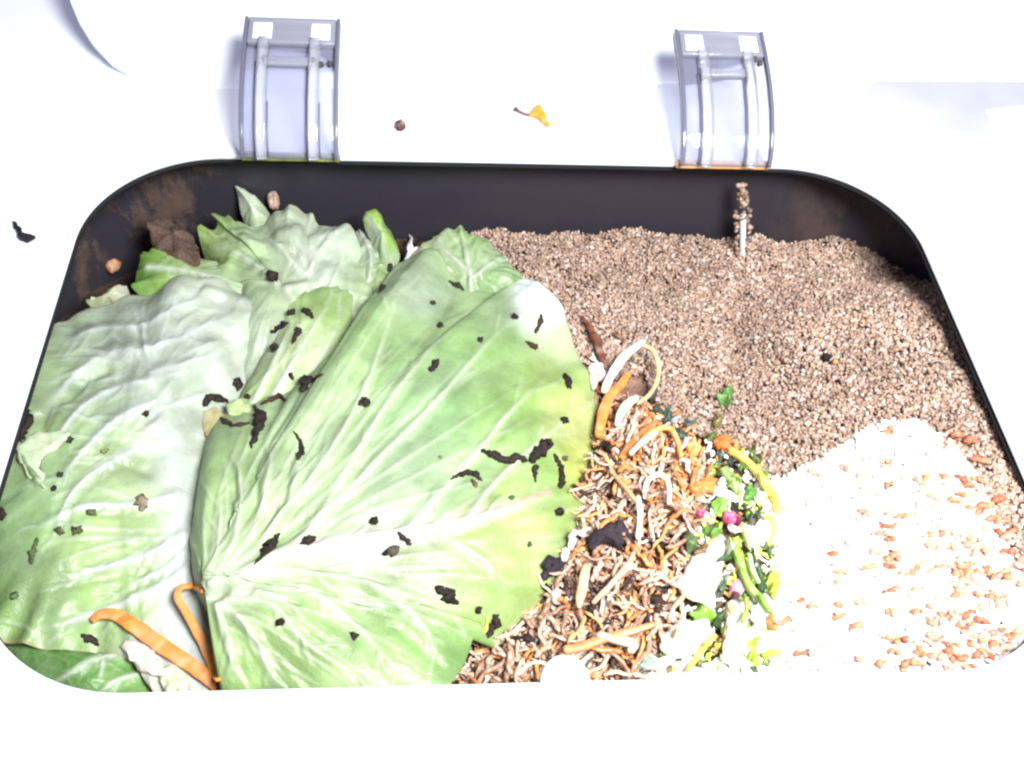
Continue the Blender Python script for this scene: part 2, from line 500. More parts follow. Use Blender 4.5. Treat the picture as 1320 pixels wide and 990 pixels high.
def sweep_plate(x0, x1, s0, s1, thick, lift, n=26):
    """a plate that follows the arch between x0 and x1"""
    bm = bmesh.new(); rows = []
    for k in range(n):
        s = s0 + (s1 - s0) * k / (n - 1)
        a = profile(max(s - 0.02, 0)); b = profile(min(s + 0.02, 1)); t = b - a; t /= np.linalg.norm(t)
        nn = np.array([-t[1], t[0]]); p = profile(s)
        lo = p + nn * lift; hi = p + nn * (lift + thick)
        rows.append([bm.verts.new((x, q[0], q[1] + 0.26)) for x, q in ((x0, lo), (x1, lo), (x1, hi), (x0, hi))])
    for k in range(n - 1):
        for j in range(4):
            bm.faces.new((rows[k][j], rows[k][(j + 1) % 4], rows[k + 1][(j + 1) % 4], rows[k + 1][j]))
    bm.faces.new(rows[0][::-1]); bm.faces.new(rows[-1])
    return bm

def make_hinge(xc, w, lip_mat, label, rib_at, grime):
    plate = bm_obj('hinge', sweep_plate(xc - w / 2, xc + w / 2, 0.0, 1.0, 0.0022, 0.0), M['clear'], bin_o, 0.0005)
    tag(plate, label)
    for r in rib_at:
        bm_obj('rib', sweep_plate(xc + r - 0.0024, xc + r + 0.0024, 0.02, 0.80, 0.0040, 0.0024), M['rib'], plate, 0.0006)
    for r in rib_at:
        bm_obj('dark_line', sweep_plate(xc + r - 0.0033, xc + r - 0.0025, 0.02, 0.62, 0.0012, 0.0024), M['edge'], plate)  # thin dark strips laid along both sides of each rib
        bm_obj('dark_line', sweep_plate(xc + r + 0.0025, xc + r + 0.0029, 0.02, 0.35, 0.0010, 0.0024), M['edge'], plate)
    for r in (-w / 2 + 0.001, w / 2 - 0.001):
        bm_obj('side_wall', sweep_plate(xc + r - 0.0009, xc + r + 0.0009, 0.02, 0.99, 0.0030, 0.0024), M['edge'], plate, 0.0004)
    bm_obj('top_bar', sweep_plate(xc - w / 2 + 0.002, xc + w / 2 - 0.002, 0.76, 0.985, 0.0030, 0.0024, 8), M['smoke'], plate, 0.0006)
    bm_obj('cross_bar', sweep_plate(xc - w * 0.26, xc + w * 0.22, 0.585, 0.65, 0.0030, 0.0024, 6), M['smoke'], plate, 0.0006)
    for r in (-w * 0.30, w * 0.30):
        bm_obj('window_pad', sweep_plate(xc + r - 0.0042, xc + r + 0.0042, 0.79, 0.93, 0.0008, 0.0050, 6), M['window_white'], plate, 0.0012)  # white pads added in place of windows showing the white lid
    bm = bmesh.new(); box_verts(bm, (xc - 0.0002, 0.1208, 0.0012 + 0.26), w + 0.001, 0.0034, 0.0030)
    bm_obj('lip', bm, lip_mat, plate, 0.0006)
    for (gx, gs, gr) in grime:
        p = profile(gs)
        bm = bmesh.new(); bmesh.ops.create_icosphere(bm, subdivisions=2, radius=gr)
        for v in bm.verts:
            v.co = v.co * (1 + 0.35 * math.sin(v.co.x * 2100 + gx * 900) * math.cos(v.co.y * 1700)); v.co += Vector((xc + gx, p[0] - 0.001, p[1] + 0.0042 + 0.26))
        bm_obj('grime_speck', bm, M['grime'], plate)
make_hinge(-0.0972, 0.0427, M['lip_green'], 'clear hinge with olive green lower edge', (-0.0120, 0.0105), ((-0.0108, 0.64, 0.0016), (-0.0145, 0.60, 0.0011), (0.0105, 0.64, 0.0012), (0.0132, 0.60, 0.0014), (0.0175, 0.605, 0.0014)))
make_hinge(0.0990, 0.0427, M['lip_amber'], 'clear hinge with amber lower edge', (-0.0095, 0.0115), ((-0.0105, 0.62, 0.0012), (0.0145, 0.74, 0.0015), (0.0172, 0.71, 0.0014), (-0.0205, 0.60, 0.0010)))

# thin lavender-coloured sheet on the deck, below the lid's edge at the right
M['deck_patch'] = mat_plain('pale_lavender_tone', (0.47, 0.475, 0.56), rough=0.5, spec=0.3, noise=0.10, nscale=25)
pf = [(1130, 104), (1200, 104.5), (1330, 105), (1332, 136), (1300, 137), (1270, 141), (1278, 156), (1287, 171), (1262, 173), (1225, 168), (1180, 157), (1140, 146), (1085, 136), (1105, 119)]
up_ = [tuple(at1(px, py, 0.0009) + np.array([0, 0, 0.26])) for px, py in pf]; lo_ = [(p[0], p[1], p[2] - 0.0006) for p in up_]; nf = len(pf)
o = mesh_obj('lavender_patch', up_ + lo_, [tuple(range(nf))[::-1], tuple(range(nf, 2 * nf))] + [(k, (k + 1) % nf, (k + 1) % nf + nf, k + nf) for k in range(nf)], M['deck_patch'], bin_o, smooth=False)
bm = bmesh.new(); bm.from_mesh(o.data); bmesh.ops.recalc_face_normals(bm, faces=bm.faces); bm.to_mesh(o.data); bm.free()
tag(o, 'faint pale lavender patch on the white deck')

# rounded latch knob on the near rim
kc = at1(729, 872, 0.002)
bm = bmesh.new(); bmesh.ops.create_uvsphere(bm, u_segments=28, v_segments=16, radius=1.0)
for v in bm.verts:
    v.co = Vector((v.co.x * 0.0078, v.co.y * 0.0090, v.co.z * 0.0045)) + Vector((kc[0], kc[1] - 0.0015, 0.0002 + 0.26))
bm_obj('latch_knob', bm, M['white'], bin_o)

# floor below the bin
o = mesh_obj('floor', [(-3, -3, -0.2605), (3, -3, -0.2605), (3, 3, -0.2605), (-3, 3, -0.2605)], [(0, 1, 2, 3)], M['floor'])
tag(o, 'pale floor under the bin', None, kind='structure')

# ------------------------------------------------------------------ the heap inside: one height field for everything loose
def bell(x, y, px, py, z, rx, ry, h):
    c = at1(px, py, z)
    return h * np.exp(-(((x - c[0]) / rx) ** 2 + ((y - c[1]) / ry) ** 2))
def H(x, y):
    x = np.asarray(x, float); y = np.asarray(y, float)
    z = -0.0530 + 0.0 * x
    z = z + 0.010 * sstep(0.11, -0.02, y) * sstep(-0.02, 0.08, x)
    z = z - 0.003 * sstep(0.03, 0.12, y) * sstep(0.07, 0.14, x)
    z = z + bell(x, y, 1185, 740, -0.03, 0.055, 0.055, 0.011)
    z = z + bell(x, y, 790, 690, -0.04, 0.035, 0.05, 0.012)
    z = z + bell(x, y, 960, 720, -0.04, 0.02, 0.05, 0.004)
    z = z - 0.016 * sstep(-0.03, -0.12, x)
    z = z + 0.030 * sstep(0.095, 0.186, x) * sstep(0.118, 0.045, y)
    z = z + 0.0050 * fbm(x * 32, y * 32, 3, 3)
    # furrow below the rod in the grain
    c0 = at1(958, 345, -0.05); c1 = at1(948, 500, -0.045)
    t = np.clip(((x - c0[0]) * (c1[0] - c0[0]) + (y - c0[1]) * (c1[1] - c0[1])) / ((c1[0] - c0[0]) ** 2 + (c1[1] - c0[1]) ** 2), 0, 1)
    d = np.hypot(x - (c0[0] + t * (c1[0] - c0[0])), y - (c0[1] + t * (c1[1] - c0[1])))
    z = z - 0.0035 * np.exp(-(d / 0.0045) ** 2)
    return z

nx, ny = 220, 150
gx, gy = np.meshgrid(np.linspace(-0.214, 0.214, nx), np.linspace(-0.152, 0.131, ny))
gz = H(gx, gy) - 0.003 + 0.0018 * fbm(gx * 180, gy * 180, 11, 2)
V = np.stack([gx.ravel(), gy.ravel(), gz.ravel()], 1)
ii = (np.arange(ny - 1)[:, None] * nx + np.arange(nx - 1)[None]).ravel()
Fq = np.stack([ii, ii + 1, ii + nx + 1, ii + nx], 1)
mix_ = np.clip(0.5 + fbm(gx * 60, gy * 60, 5, 3), 0, 1).ravel()[:, None]
cc = (1 - mix_) * np.array([0.020, 0.014, 0.012]) + mix_ * np.array([0.085, 0.052, 0.038])
_q = project(V)
GRAIN = [(560, 290), (640, 250), (1230, 250), (1290, 380), (1400, 560), (1480, 760), (1440, 900), (1330, 800), (1300, 700), (1262, 625), (1225, 570), (1150, 545), (1085, 580), (1000, 632), (960, 600), (900, 560), (850, 530), (830, 480), (790, 490), (740, 480), (660, 400), (560, 340)]
RICE = [(985, 628), (1040, 598), (1085, 572), (1118, 550), (1150, 538), (1185, 545), (1222, 562), (1248, 592), (1262, 620), (1280, 655), (1296, 690), (1308, 730), (1330, 770), (1420, 900), (1250, 960), (1000, 960), (930, 930), (900, 880), (985, 800), (1000, 720)]
def inside(poly, Q):
    poly = np.asarray(poly, float); r = np.zeros(len(Q), bool); j = len(poly) - 1
    for i in range(len(poly)):
        xi, yi = poly[i]; xj, yj = poly[j]
        c = ((yi > Q[:, 1]) != (yj > Q[:, 1])) & (Q[:, 0] < (xj - xi) * (Q[:, 1] - yi) / (yj - yi + 1e-12) + xi)
        r ^= c; j = i
    return r
cc[inside(GRAIN, _q)] = (0.36, 0.25, 0.20); cc[inside(RICE, _q)] = (0.70, 0.66, 0.63); cc[inside([(760, 430), (860, 520), (1000, 620), (1010, 900), (560, 910), (700, 735), (768, 560)], _q) & ~inside(RICE, _q) & ~inside(GRAIN, _q)] = (0.22, 0.13, 0.095)
o = bpy.data.objects.new('compost', fast_mesh('compost', V, Fq, M['soil'], cc)); COL.objects.link(o)
tag(o, 'dark moist compost underneath the kitchen scraps', None, kind='stuff')

# placement on what is already built
BV = []
def add_bvh(V, F):
    BV.append(BVHTree.FromPolygons([tuple(v) for v in V], [tuple(int(i) for i in f) for f in F]))
add_bvh(V, Fq)
def surf(px, py):
    d = Vector(rays(np.array([[px, py]]))[0]).normalized(); best = None
    for b in BV:
        loc, nrm, idx, dist = b.ray_cast(Vector(CAM), d)
        if loc is not None and (best is None or dist < best[2]):
            best = (np.array(loc), np.array(nrm) if nrm.z > 0 else -np.array(nrm), dist)
    if best is None:
        return at1(px, py, -0.04), np.array([0, 0, 1.0])
    return best[0], best[1]
def mm_per_px(p):
    return np.linalg.norm(p - CAM) / F_PX

# ------------------------------------------------------------------ cabbage leaves
def closed_curve(P, n):
    """smooth closed curve through the points, resampled evenly"""
    P = np.asarray(P, float); m = len(P); out = []
    for k in range(m):
        a, b, c, d = P[(k - 1) % m], P[k], P[(k + 1) % m], P[(k + 2) % m]
        for t in np.linspace(0, 1, 14, endpoint=False):
            cr = 0.5 * ((2 * b) + (c - a) * t + (2 * a - 5 * b + 4 * c - d) * t * t + (3 * b - a - 3 * c + d) * t ** 3)
            out.append(0.45 * (b + (c - b) * t) + 0.55 * cr)
    out = np.array(out)
    L = np.r_[0, np.cumsum(np.linalg.norm(np.diff(np.r_[out, out[:1]], axis=0)[:, :2], axis=1))]
    q = np.linspace(0, L[-1], n, endpoint=False); ext = np.r_[out, out[:1]]
    return np.stack([np.interp(q, L, ext[:, j]) for j in range(P.shape[1])], 1)

def polydist(Q, poly, w0, w1):
    """distance in units of the local vein width"""
    best = np.full(len(Q), 1e9); par = np.zeros(len(Q)); poly = np.asarray(poly, float)
    seg = np.linalg.norm(np.diff(poly, axis=0), axis=1); tot = seg.sum(); acc = 0.0
    for a, b, l in zip(poly[:-1], poly[1:], seg):
        d = b - a; t = np.clip(((Q - a) @ d) / (l * l), 0, 1)
        dist = np.linalg.norm(Q - (a + t[:, None] * d), axis=1)
        w = w0 + (w1 - w0) * (acc + t * l) / tot
        q = dist / w; par = np.where(q < best, (acc + t * l) / tot, par if acc else 0.0); best = np.minimum(best, q); acc += l
    return best, par

def smooth_line(P, n=10):
    P = np.asarray(P, float)
    if len(P) < 3: return P
    E = np.r_[[2 * P[0] - P[1]], P, [2 * P[-1] - P[-2]]]; out = []
    for k in range(1, len(E) - 2):
        a, b, c, d = E[k - 1], E[k], E[k + 1], E[k + 2]
        for t in np.linspace(0, 1, n, endpoint=False):
            out.append(0.5 * ((2 * b) + (c - a) * t + (2 * a - 5 * b + 4 * c - d) * t * t + (3 * b - a - 3 * c + d) * t ** 3))
    out.append(P[-1]); return np.array(out)

def branchlets(vein, rs, n, lo, hi):
    P = smooth_line(vein); out = []
    for k in range(n):
        i = int(len(P) * (0.15 + 0.8 * (k + rs.random()) / n)); i = min(max(i, 1), len(P) - 2)
        t = P[i + 1] - P[i - 1]; t = t / (np.linalg.norm(t) + 1e-9)
        sgn = 1 if k % 2 else -1
        a = sgn * (0.55 + 0.35 * rs.random()); L = lo + (hi - lo) * rs.random()
        pts = [P[i]]; ang = math.atan2(t[1], t[0]) + a
        for q in range(4):
            ang += -sgn * 0.10 + 0.12 * (rs.random() - 0.5)
            pts.append(pts[-1] + L / 4 * np.array([math.cos(ang), math.sin(ang)]))
        out.append(pts)
    return out

RIDGE = 0.95
def leaf(name, label, outline, center, veins, anchors, nr=120, ns=360, bulge=0.01, ruffle=0.002, rfreq=0.03, crumple=0.0015, cfreq=60,
         thick=0.0007, mat='leaf', vein_col=(0.52, 0.58, 0.47), seed=1, branch=5, group=None, cat='cabbage leaf', ragged=2.0, bpow=2.0, folds=(), sub=1.0, fine=()):
    rs = np.random.default_rng(seed)
    O = closed_curve(outline, ns)
    sidx = np.arange(ns)
    th = sidx * 2 * math.pi / ns; rr = ns * 0.11 / 6.2832
    O[:, 0] += ragged * 2 * fbm(rr * np.cos(th) + seed, rr * np.sin(th), seed, 3); O[:, 1] += ragged * 2 * fbm(rr * np.cos(th) + seed, rr * np.sin(th), seed + 3, 3)
    W = at(O[:, 0], O[:, 1], O[:, 2])
    C = at1(*center)
    tt = (np.linspace(0, 1, nr) ** 0.85)[:, None, None]
    G = C[None, None] + tt * (W[None] - C[None, None])
    t2 = tt[:, :, 0]
    G[:, :, 2] += bulge * (1 - t2 ** bpow)
    G[:, :, 2] -= bulge * (t2 ** 6) * 0.25
    X, Y = G[:, :, 0], G[:, :, 1]
    sl = np.cumsum(np.r_[0, np.linalg.norm(np.diff(O[:, :2], axis=0), axis=1)])[None, :]
    rr = sl[0, -1] * rfreq / 6.2832 * (0.8 + 0.2 * t2)
    G[:, :, 2] += ruffle * t2 ** 3 * 2 * (vnoise(rr * np.cos(th)[None] + seed, rr * np.sin(th)[None], seed) + 0.5 * vnoise(2.7 * rr * np.cos(th)[None] + seed, 2.7 * rr * np.sin(th)[None], seed + 9))
    G[:, :, 2] += crumple * fbm(X * cfreq, Y * cfreq, seed + 21, 3)
    V = G.reshape(-1, 3)
    Q = project(V)
    hgt = np.zeros(len(V)); vf = np.zeros(len(V))
    allv = []
    for vv in veins:
        pts, w0, w1, h = vv[:4]
        allv.append((smooth_line(pts, 5), w0 * 0.85, w1 * 0.85, h, 1.0))
        if branch and h > 0:
            for b in branchlets(pts, rs, branch, 18, 60):
                allv.append((np.array(b), max(2.6, w1 * 0.6), 1.8, h * 0.28, 0.38))
    for pts in fine:
        allv.append((smooth_line(pts, 4), 3.0, 1.6, .00022, 0.55))
    for (pts, w0, w1, h, cw) in allv:
        q, par = polydist(Q, pts, w0, w1)
        fade = 1 - sstep(0.55, 1.0, par)
        if cw < 1: fade = fade * sstep(0.0, 0.2, par)
        e = np.exp(-np.abs(q) ** 1.7) * fade
        hgt += RIDGE * (h * e - 0.45 * abs(h) * fade * np.exp(-((q - 2.6) / 1.3) ** 2))
        vf = np.maximum(vf, cw * np.exp(-(q * 0.95) ** 2) * fade)
    for (pts, w, h) in folds:           # creases and pleats
        q, par = polydist(Q, smooth_line(pts, 5), w, w)
        hgt += h * np.exp(-q ** 2) * sstep(0, 0.2, par) * (1 - sstep(0.8, 1, par))
    V[:, 2] += hgt * sub * sstep(0.0, 0.14, np.repeat(np.linspace(0, 1, nr) ** 0.85, ns))
    # pigment, as broad patches
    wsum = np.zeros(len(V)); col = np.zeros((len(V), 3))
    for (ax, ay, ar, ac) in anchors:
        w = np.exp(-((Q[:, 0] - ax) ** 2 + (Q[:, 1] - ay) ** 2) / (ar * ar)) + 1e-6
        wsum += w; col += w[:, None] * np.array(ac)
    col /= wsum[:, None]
    if name == 'cabbage_leaf':
        lum = col.mean(1, keepdims=True); col = lum + (col - lum) * 0.96; col = col * (np.array([0.81, 0.875, 0.75]) if label.startswith('largest') else np.array([0.93, 0.965, 0.89]))
        # broad streaks of paler tissue running with the veins
        st = np.clip(0.5 + 2.0 * fbm(V[:, 0] * 70, V[:, 1] * 70, seed + 31, 4), 0, 1)[:, None]
        col = col * (0.76 + 0.28 * st)
    col *= (1 + 0.30 * fbm(V[:, 0] * 45, V[:, 1] * 45, seed + 5, 3))[:, None]
    streak = np.clip(0.5 + 1.3 * fbm(V[:, 0] * 110, V[:, 1] * 110, seed + 8, 2), 0, 1)
    col = col * (1 - 0.10 * streak[:, None]) + 0.10 * streak[:, None] * np.array(vein_col)
    k = np.clip(vf * 0.92, 0, 1)[:, None]
    col = col * (1 - k) + k * np.array(vein_col) * (0.86 if name == 'cabbage_leaf' else 1.0)
    for vv in veins:
        if len(vv) > 4:
            q, par = polydist(Q, smooth_line(vv[0], 5), vv[1], vv[2]); k = (np.exp(-(q * 0.8) ** 2) * 0.9)[:, None]
            col = col * (1 - k) + k * np.array(vv[4])
    if name == 'cabbage_leaf':          # dried brown margin, here and there
        te = np.repeat(np.linspace(0, 1, nr) ** 0.85, ns); k = (sstep(0.975, 1.0, te) * np.clip(3.0 * fbm(V[:, 0] * 40, V[:, 1] * 40, seed + 77, 2) + 0.2, 0, 0.8))[:, None]
        col = col * (1 - k) + k * np.array([0.36, 0.27, 0.14])
    idx = np.arange(ns); nxt = (idx + 1) % ns; Fq = []
    for r in range(nr - 1):
        Fq.append(np.stack([r * ns + idx, (r + 1) * ns + idx, (r + 1) * ns + nxt, r * ns + nxt], 1))
    Fq = np.concatenate(Fq)
    # orient upwards
    a = V[Fq[len(Fq) // 2]]; nz = np.cross(a[1] - a[0], a[2] - a[0])[2]
    if nz < 0: Fq = Fq[:, ::-1]
    o = bpy.data.objects.new(name, fast_mesh(name, V, Fq, M[mat], col)); COL.objects.link(o)
    sm = o.modifiers.new('thickness', 'SOLIDIFY'); sm.thickness = thick; sm.offset = -1
    tag(o, label, cat, group)
    add_bvh(V, Fq)
    return o

GRN = (0.24, 0.40, 0.13); MINT = (0.30, 0.46, 0.25); PALE = (0.42, 0.50, 0.34); YEL = (0.46, 0.50, 0.17); LIME = (0.30, 0.44, 0.11)
CRM = (0.55, 0.56, 0.40); GREY = (0.43, 0.48, 0.42); WHT = (0.58, 0.60, 0.58); DKG = (0.07, 0.19, 0.03); OLV = (0.21, 0.30, 0.11)

# pieces at the back first
leaf('cabbage_leaf', 'green torn leaf strip at far left against the dark wall', [
    (170, 372, -.040), (174, 345, -.036), (182, 320, -.032), (202, 316, -.033), (225, 326, -.036), (255, 328, -.038), (290, 342, -.038), (330, 350, -.038), (350, 372, -.040),
    (320, 392, -.042), (270, 385, -.042), (220, 380, -.042), (190, 386, -.043)], (250, 355, -.038), [([(190, 345), (230, 348), (330, 368)], 5, 3, .0006)],
    [(185, 345, 28, (0.12, 0.30, 0.04)), (230, 345, 40, LIME), (300, 365, 50, PALE)], nr=40, ns=200, bulge=.004, ruffle=.003, rfreq=.06, seed=11)
leaf('cabbage_leaf', 'pale pointed leaf tip sticking up highest against far wall', [
    (302, 236, -.024), (312, 240, -.026), (328, 252, -.030), (346, 272, -.036), (352, 292, -.040), (330, 300, -.041), (314, 285, -.040), (308, 262, -.033)],
    (324, 270, -.033), [([(304, 240), (325, 268), (335, 292)], 3, 3, .0004)], [(310, 255, 20, (0.48, 0.53, 0.45)), (335, 285, 20, PALE)], nr=24, ns=120, bulge=.002, ruffle=.001, seed=12, ragged=1, branch=0)
leaf('cabbage_leaf', 'frilly pale green leaf heaped at the back left of the bin', [
    (251, 292, -.034), (258, 284, -.032), (275, 288, -.033), (282, 285, -.033), (272, 270, -.030), (282, 268, -.030), (305, 278, -.032), (325, 282, -.034), (345, 272, -.032), (365, 264, -.029), (388, 257, -.026), (402, 266, -.027),
    (412, 282, -.030), (432, 292, -.031), (446, 290, -.030), (458, 302, -.031), (470, 325, -.034), (486, 345, -.036), (494, 372, -.038), (475, 410, -.040), (452, 450, -.042), (420, 500, -.046), (370, 550, -.050),
    (320, 560, -.052), (295, 500, -.048), (300, 430, -.044), (312, 380, -.040), (285, 362, -.038), (262, 340, -.037), (272, 328, -.036), (258, 312, -.036)],
    (365, 380, -.040), [([(395, 520), (400, 430), (396, 360), (388, 300), (388, 262)], 7, 3, .0010), ([(398, 420), (430, 360), (452, 305)], 5, 2.5, .0008), ([(396, 350), (420, 310), (430, 295)], 4, 2, .0006),
    ([(394, 400), (340, 350), (290, 318), (262, 300)], 5, 2.5, .0008), ([(392, 350), (345, 310), (300, 290)], 4, 2, .0006), ([(396, 460), (450, 400), (475, 350)], 4, 2, .0007)],
    [(275, 305, 30, LIME), (320, 320, 40, (0.36, 0.46, 0.26)), (380, 290, 45, (0.42, 0.47, 0.38)), (420, 330, 40, (0.46, 0.50, 0.46)), (470, 350, 30, (0.33, 0.43, 0.22)), (380, 430, 60, (0.36, 0.43, 0.28)), (345, 460, 40, GREY)],
    nr=100, ns=400, bulge=.008, ruffle=.0045, rfreq=.028, crumple=.006, cfreq=48, seed=13, ragged=3.0,
    folds=[([(395, 260), (393, 330), (398, 370)], 5, -.0014), ([(330, 350), (370, 370), (400, 365)], 6, .0022), ([(300, 300), (340, 320), (380, 318)], 7, .0025)])
leaf('cabbage_leaf', 'rolled bright green leaf curl standing at back centre', [
    (467, 283, -.026), (471, 272, -.023), (482, 267, -.022), (492, 277, -.024), (502, 292, -.028), (512, 312, -.032), (516, 332, -.036), (508, 348, -.038), (494, 345, -.038), (484, 325, -.036), (474, 304, -.031)],
    (492, 308, -.028), [([(474, 280), (490, 308), (502, 340)], 4, 4, -.0004)], [(482, 275, 14, (0.33, 0.50, 0.10)), (502, 310, 14, (0.28, 0.44, 0.08)), (480, 305, 12, (0.52, 0.58, 0.45)), (500, 340, 14, PALE)],
    nr=36, ns=160, bulge=.0045, ruffle=.001, seed=14, ragged=1.2, branch=0, crumple=.001, cfreq=140)
leaf('cabbage_leaf', 'narrow leaf fold with dark crumbs between the two big leaves', [
    (372, 372, -.036), (395, 361, -.034), (425, 362, -.034), (452, 366, -.036), (455, 400, -.037), (444, 440, -.038), (425, 475, -.039), (408, 510, -.040), (395, 545, -.042), (340, 575, -.045), (282, 575, -.046), (300, 525, -.042), (325, 480, -.040), (348, 440, -.039), (362, 400, -.037)],
    (385, 460, -.036), [([(330, 550), (375, 470), (418, 400), (435, 368)], 6, 3, .0009), ([(310, 550), (350, 470), (385, 395)], 4, 2.5, .0007), ([(360, 540), (410, 470), (445, 400)], 4, 2.5, .0007)],
    [(400, 385, 35, (0.30, 0.43, 0.15)), (430, 400, 30, (0.33, 0.46, 0.17)), (390, 450, 40, (0.48, 0.55, 0.33)), (330, 520, 40, (0.34, 0.45, 0.20)), (400, 490, 30, (0.42, 0.52, 0.28))],
    nr=70, ns=300, bulge=.005, ruffle=.0012, rfreq=.03, seed=15, ragged=1.5, crumple=.0015)
leaf('cabbage_leaf', 'crinkled pale leaf scrap wedged at back between curl and big leaf', [
    (455, 302, -.036), (466, 292, -.033), (478, 300, -.034), (488, 312, -.036), (498, 330, -.037), (512, 340, -.037), (508, 362, -.040), (490, 390, -.042), (465, 385, -.042), (452, 350, -.040)],
    (480, 345, -.037), [([(470, 375), (478, 340), (472, 300)], 4, 2.5, .0007)], [(470, 310, 22, (0.50, 0.55, 0.46)), (490, 355, 25, (0.30, 0.40, 0.17))], nr=40, ns=180, bulge=.003, ruffle=.003, rfreq=.09, seed=16, crumple=.003, cfreq=120)
leaf('cabbage_leaf', 'dark green outer leaf in the near left corner below pale leaf', [
    (-30, 800, -.040), (20, 815, -.038), (60, 826, -.037), (105, 838, -.037), (132, 838, -.038), (160, 840, -.044), (210, 850, -.047), (236, 890, -.048), (230, 935, -.048), (120, 935, -.045), (40, 920, -.045), (-20, 870, -.043)],
    (100, 872, -.040), [([(196, 845), (130, 848), (80, 874), (40, 895)], 6, 4, .0009), ([(180, 868), (145, 880), (120, 905)], 5, 4, .0008), ([(134, 848), (128, 880)], 4, 3, .0006)],
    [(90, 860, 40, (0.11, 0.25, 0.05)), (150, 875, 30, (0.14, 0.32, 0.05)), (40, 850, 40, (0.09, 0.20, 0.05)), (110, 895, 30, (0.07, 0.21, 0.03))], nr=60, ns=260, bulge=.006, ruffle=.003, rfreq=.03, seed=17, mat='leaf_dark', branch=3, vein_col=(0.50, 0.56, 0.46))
def fan(base, ends, jit, seed):
    r = np.random.default_rng(seed); out = []
    for e in ends:
        b = np.array(base, float) + r.normal(0, jit, 2); e = np.array(e, float) + r.normal(0, 8, 2); m = b + (e - b) * 0.5
        n_ = np.array([-(e - b)[1], (e - b)[0]]) * r.uniform(-0.07, 0.07)
        out.append([tuple(b + (e - b) * 0.06), tuple(m + n_), tuple(e)])
    return out
FINE_A = fan((272, 760), [(275, 600), (292, 560), (318, 545), (335, 530), (365, 515), (405, 490), (430, 470), (455, 440), (480, 400), (510, 360), (540, 340), (575, 370), (610, 370), (640, 370), (670, 400), (700, 430), (725, 470), (745, 510), (755, 560), (745, 600),
    (725, 650), (700, 690), (670, 730), (640, 770), (610, 790), (590, 830), (560, 860), (530, 900), (490, 905), (440, 915), (400, 915), (335, 915), (310, 905), (290, 880)], 3, 5)
FINE_B = fan((236, 680), [(60, 700), (40, 730), (20, 770), (70, 800), (120, 815), (50, 660), (80, 620)], 8, 6) + fan((215, 570), [(60, 600), (40, 560), (30, 520), (90, 640)], 8, 7) + fan((192, 480), [(60, 470), (80, 430), (110, 400), (150, 380), (200, 365), (240, 360), (290, 370), (320, 400), (315, 440), (300, 480), (40, 500)], 8, 8)
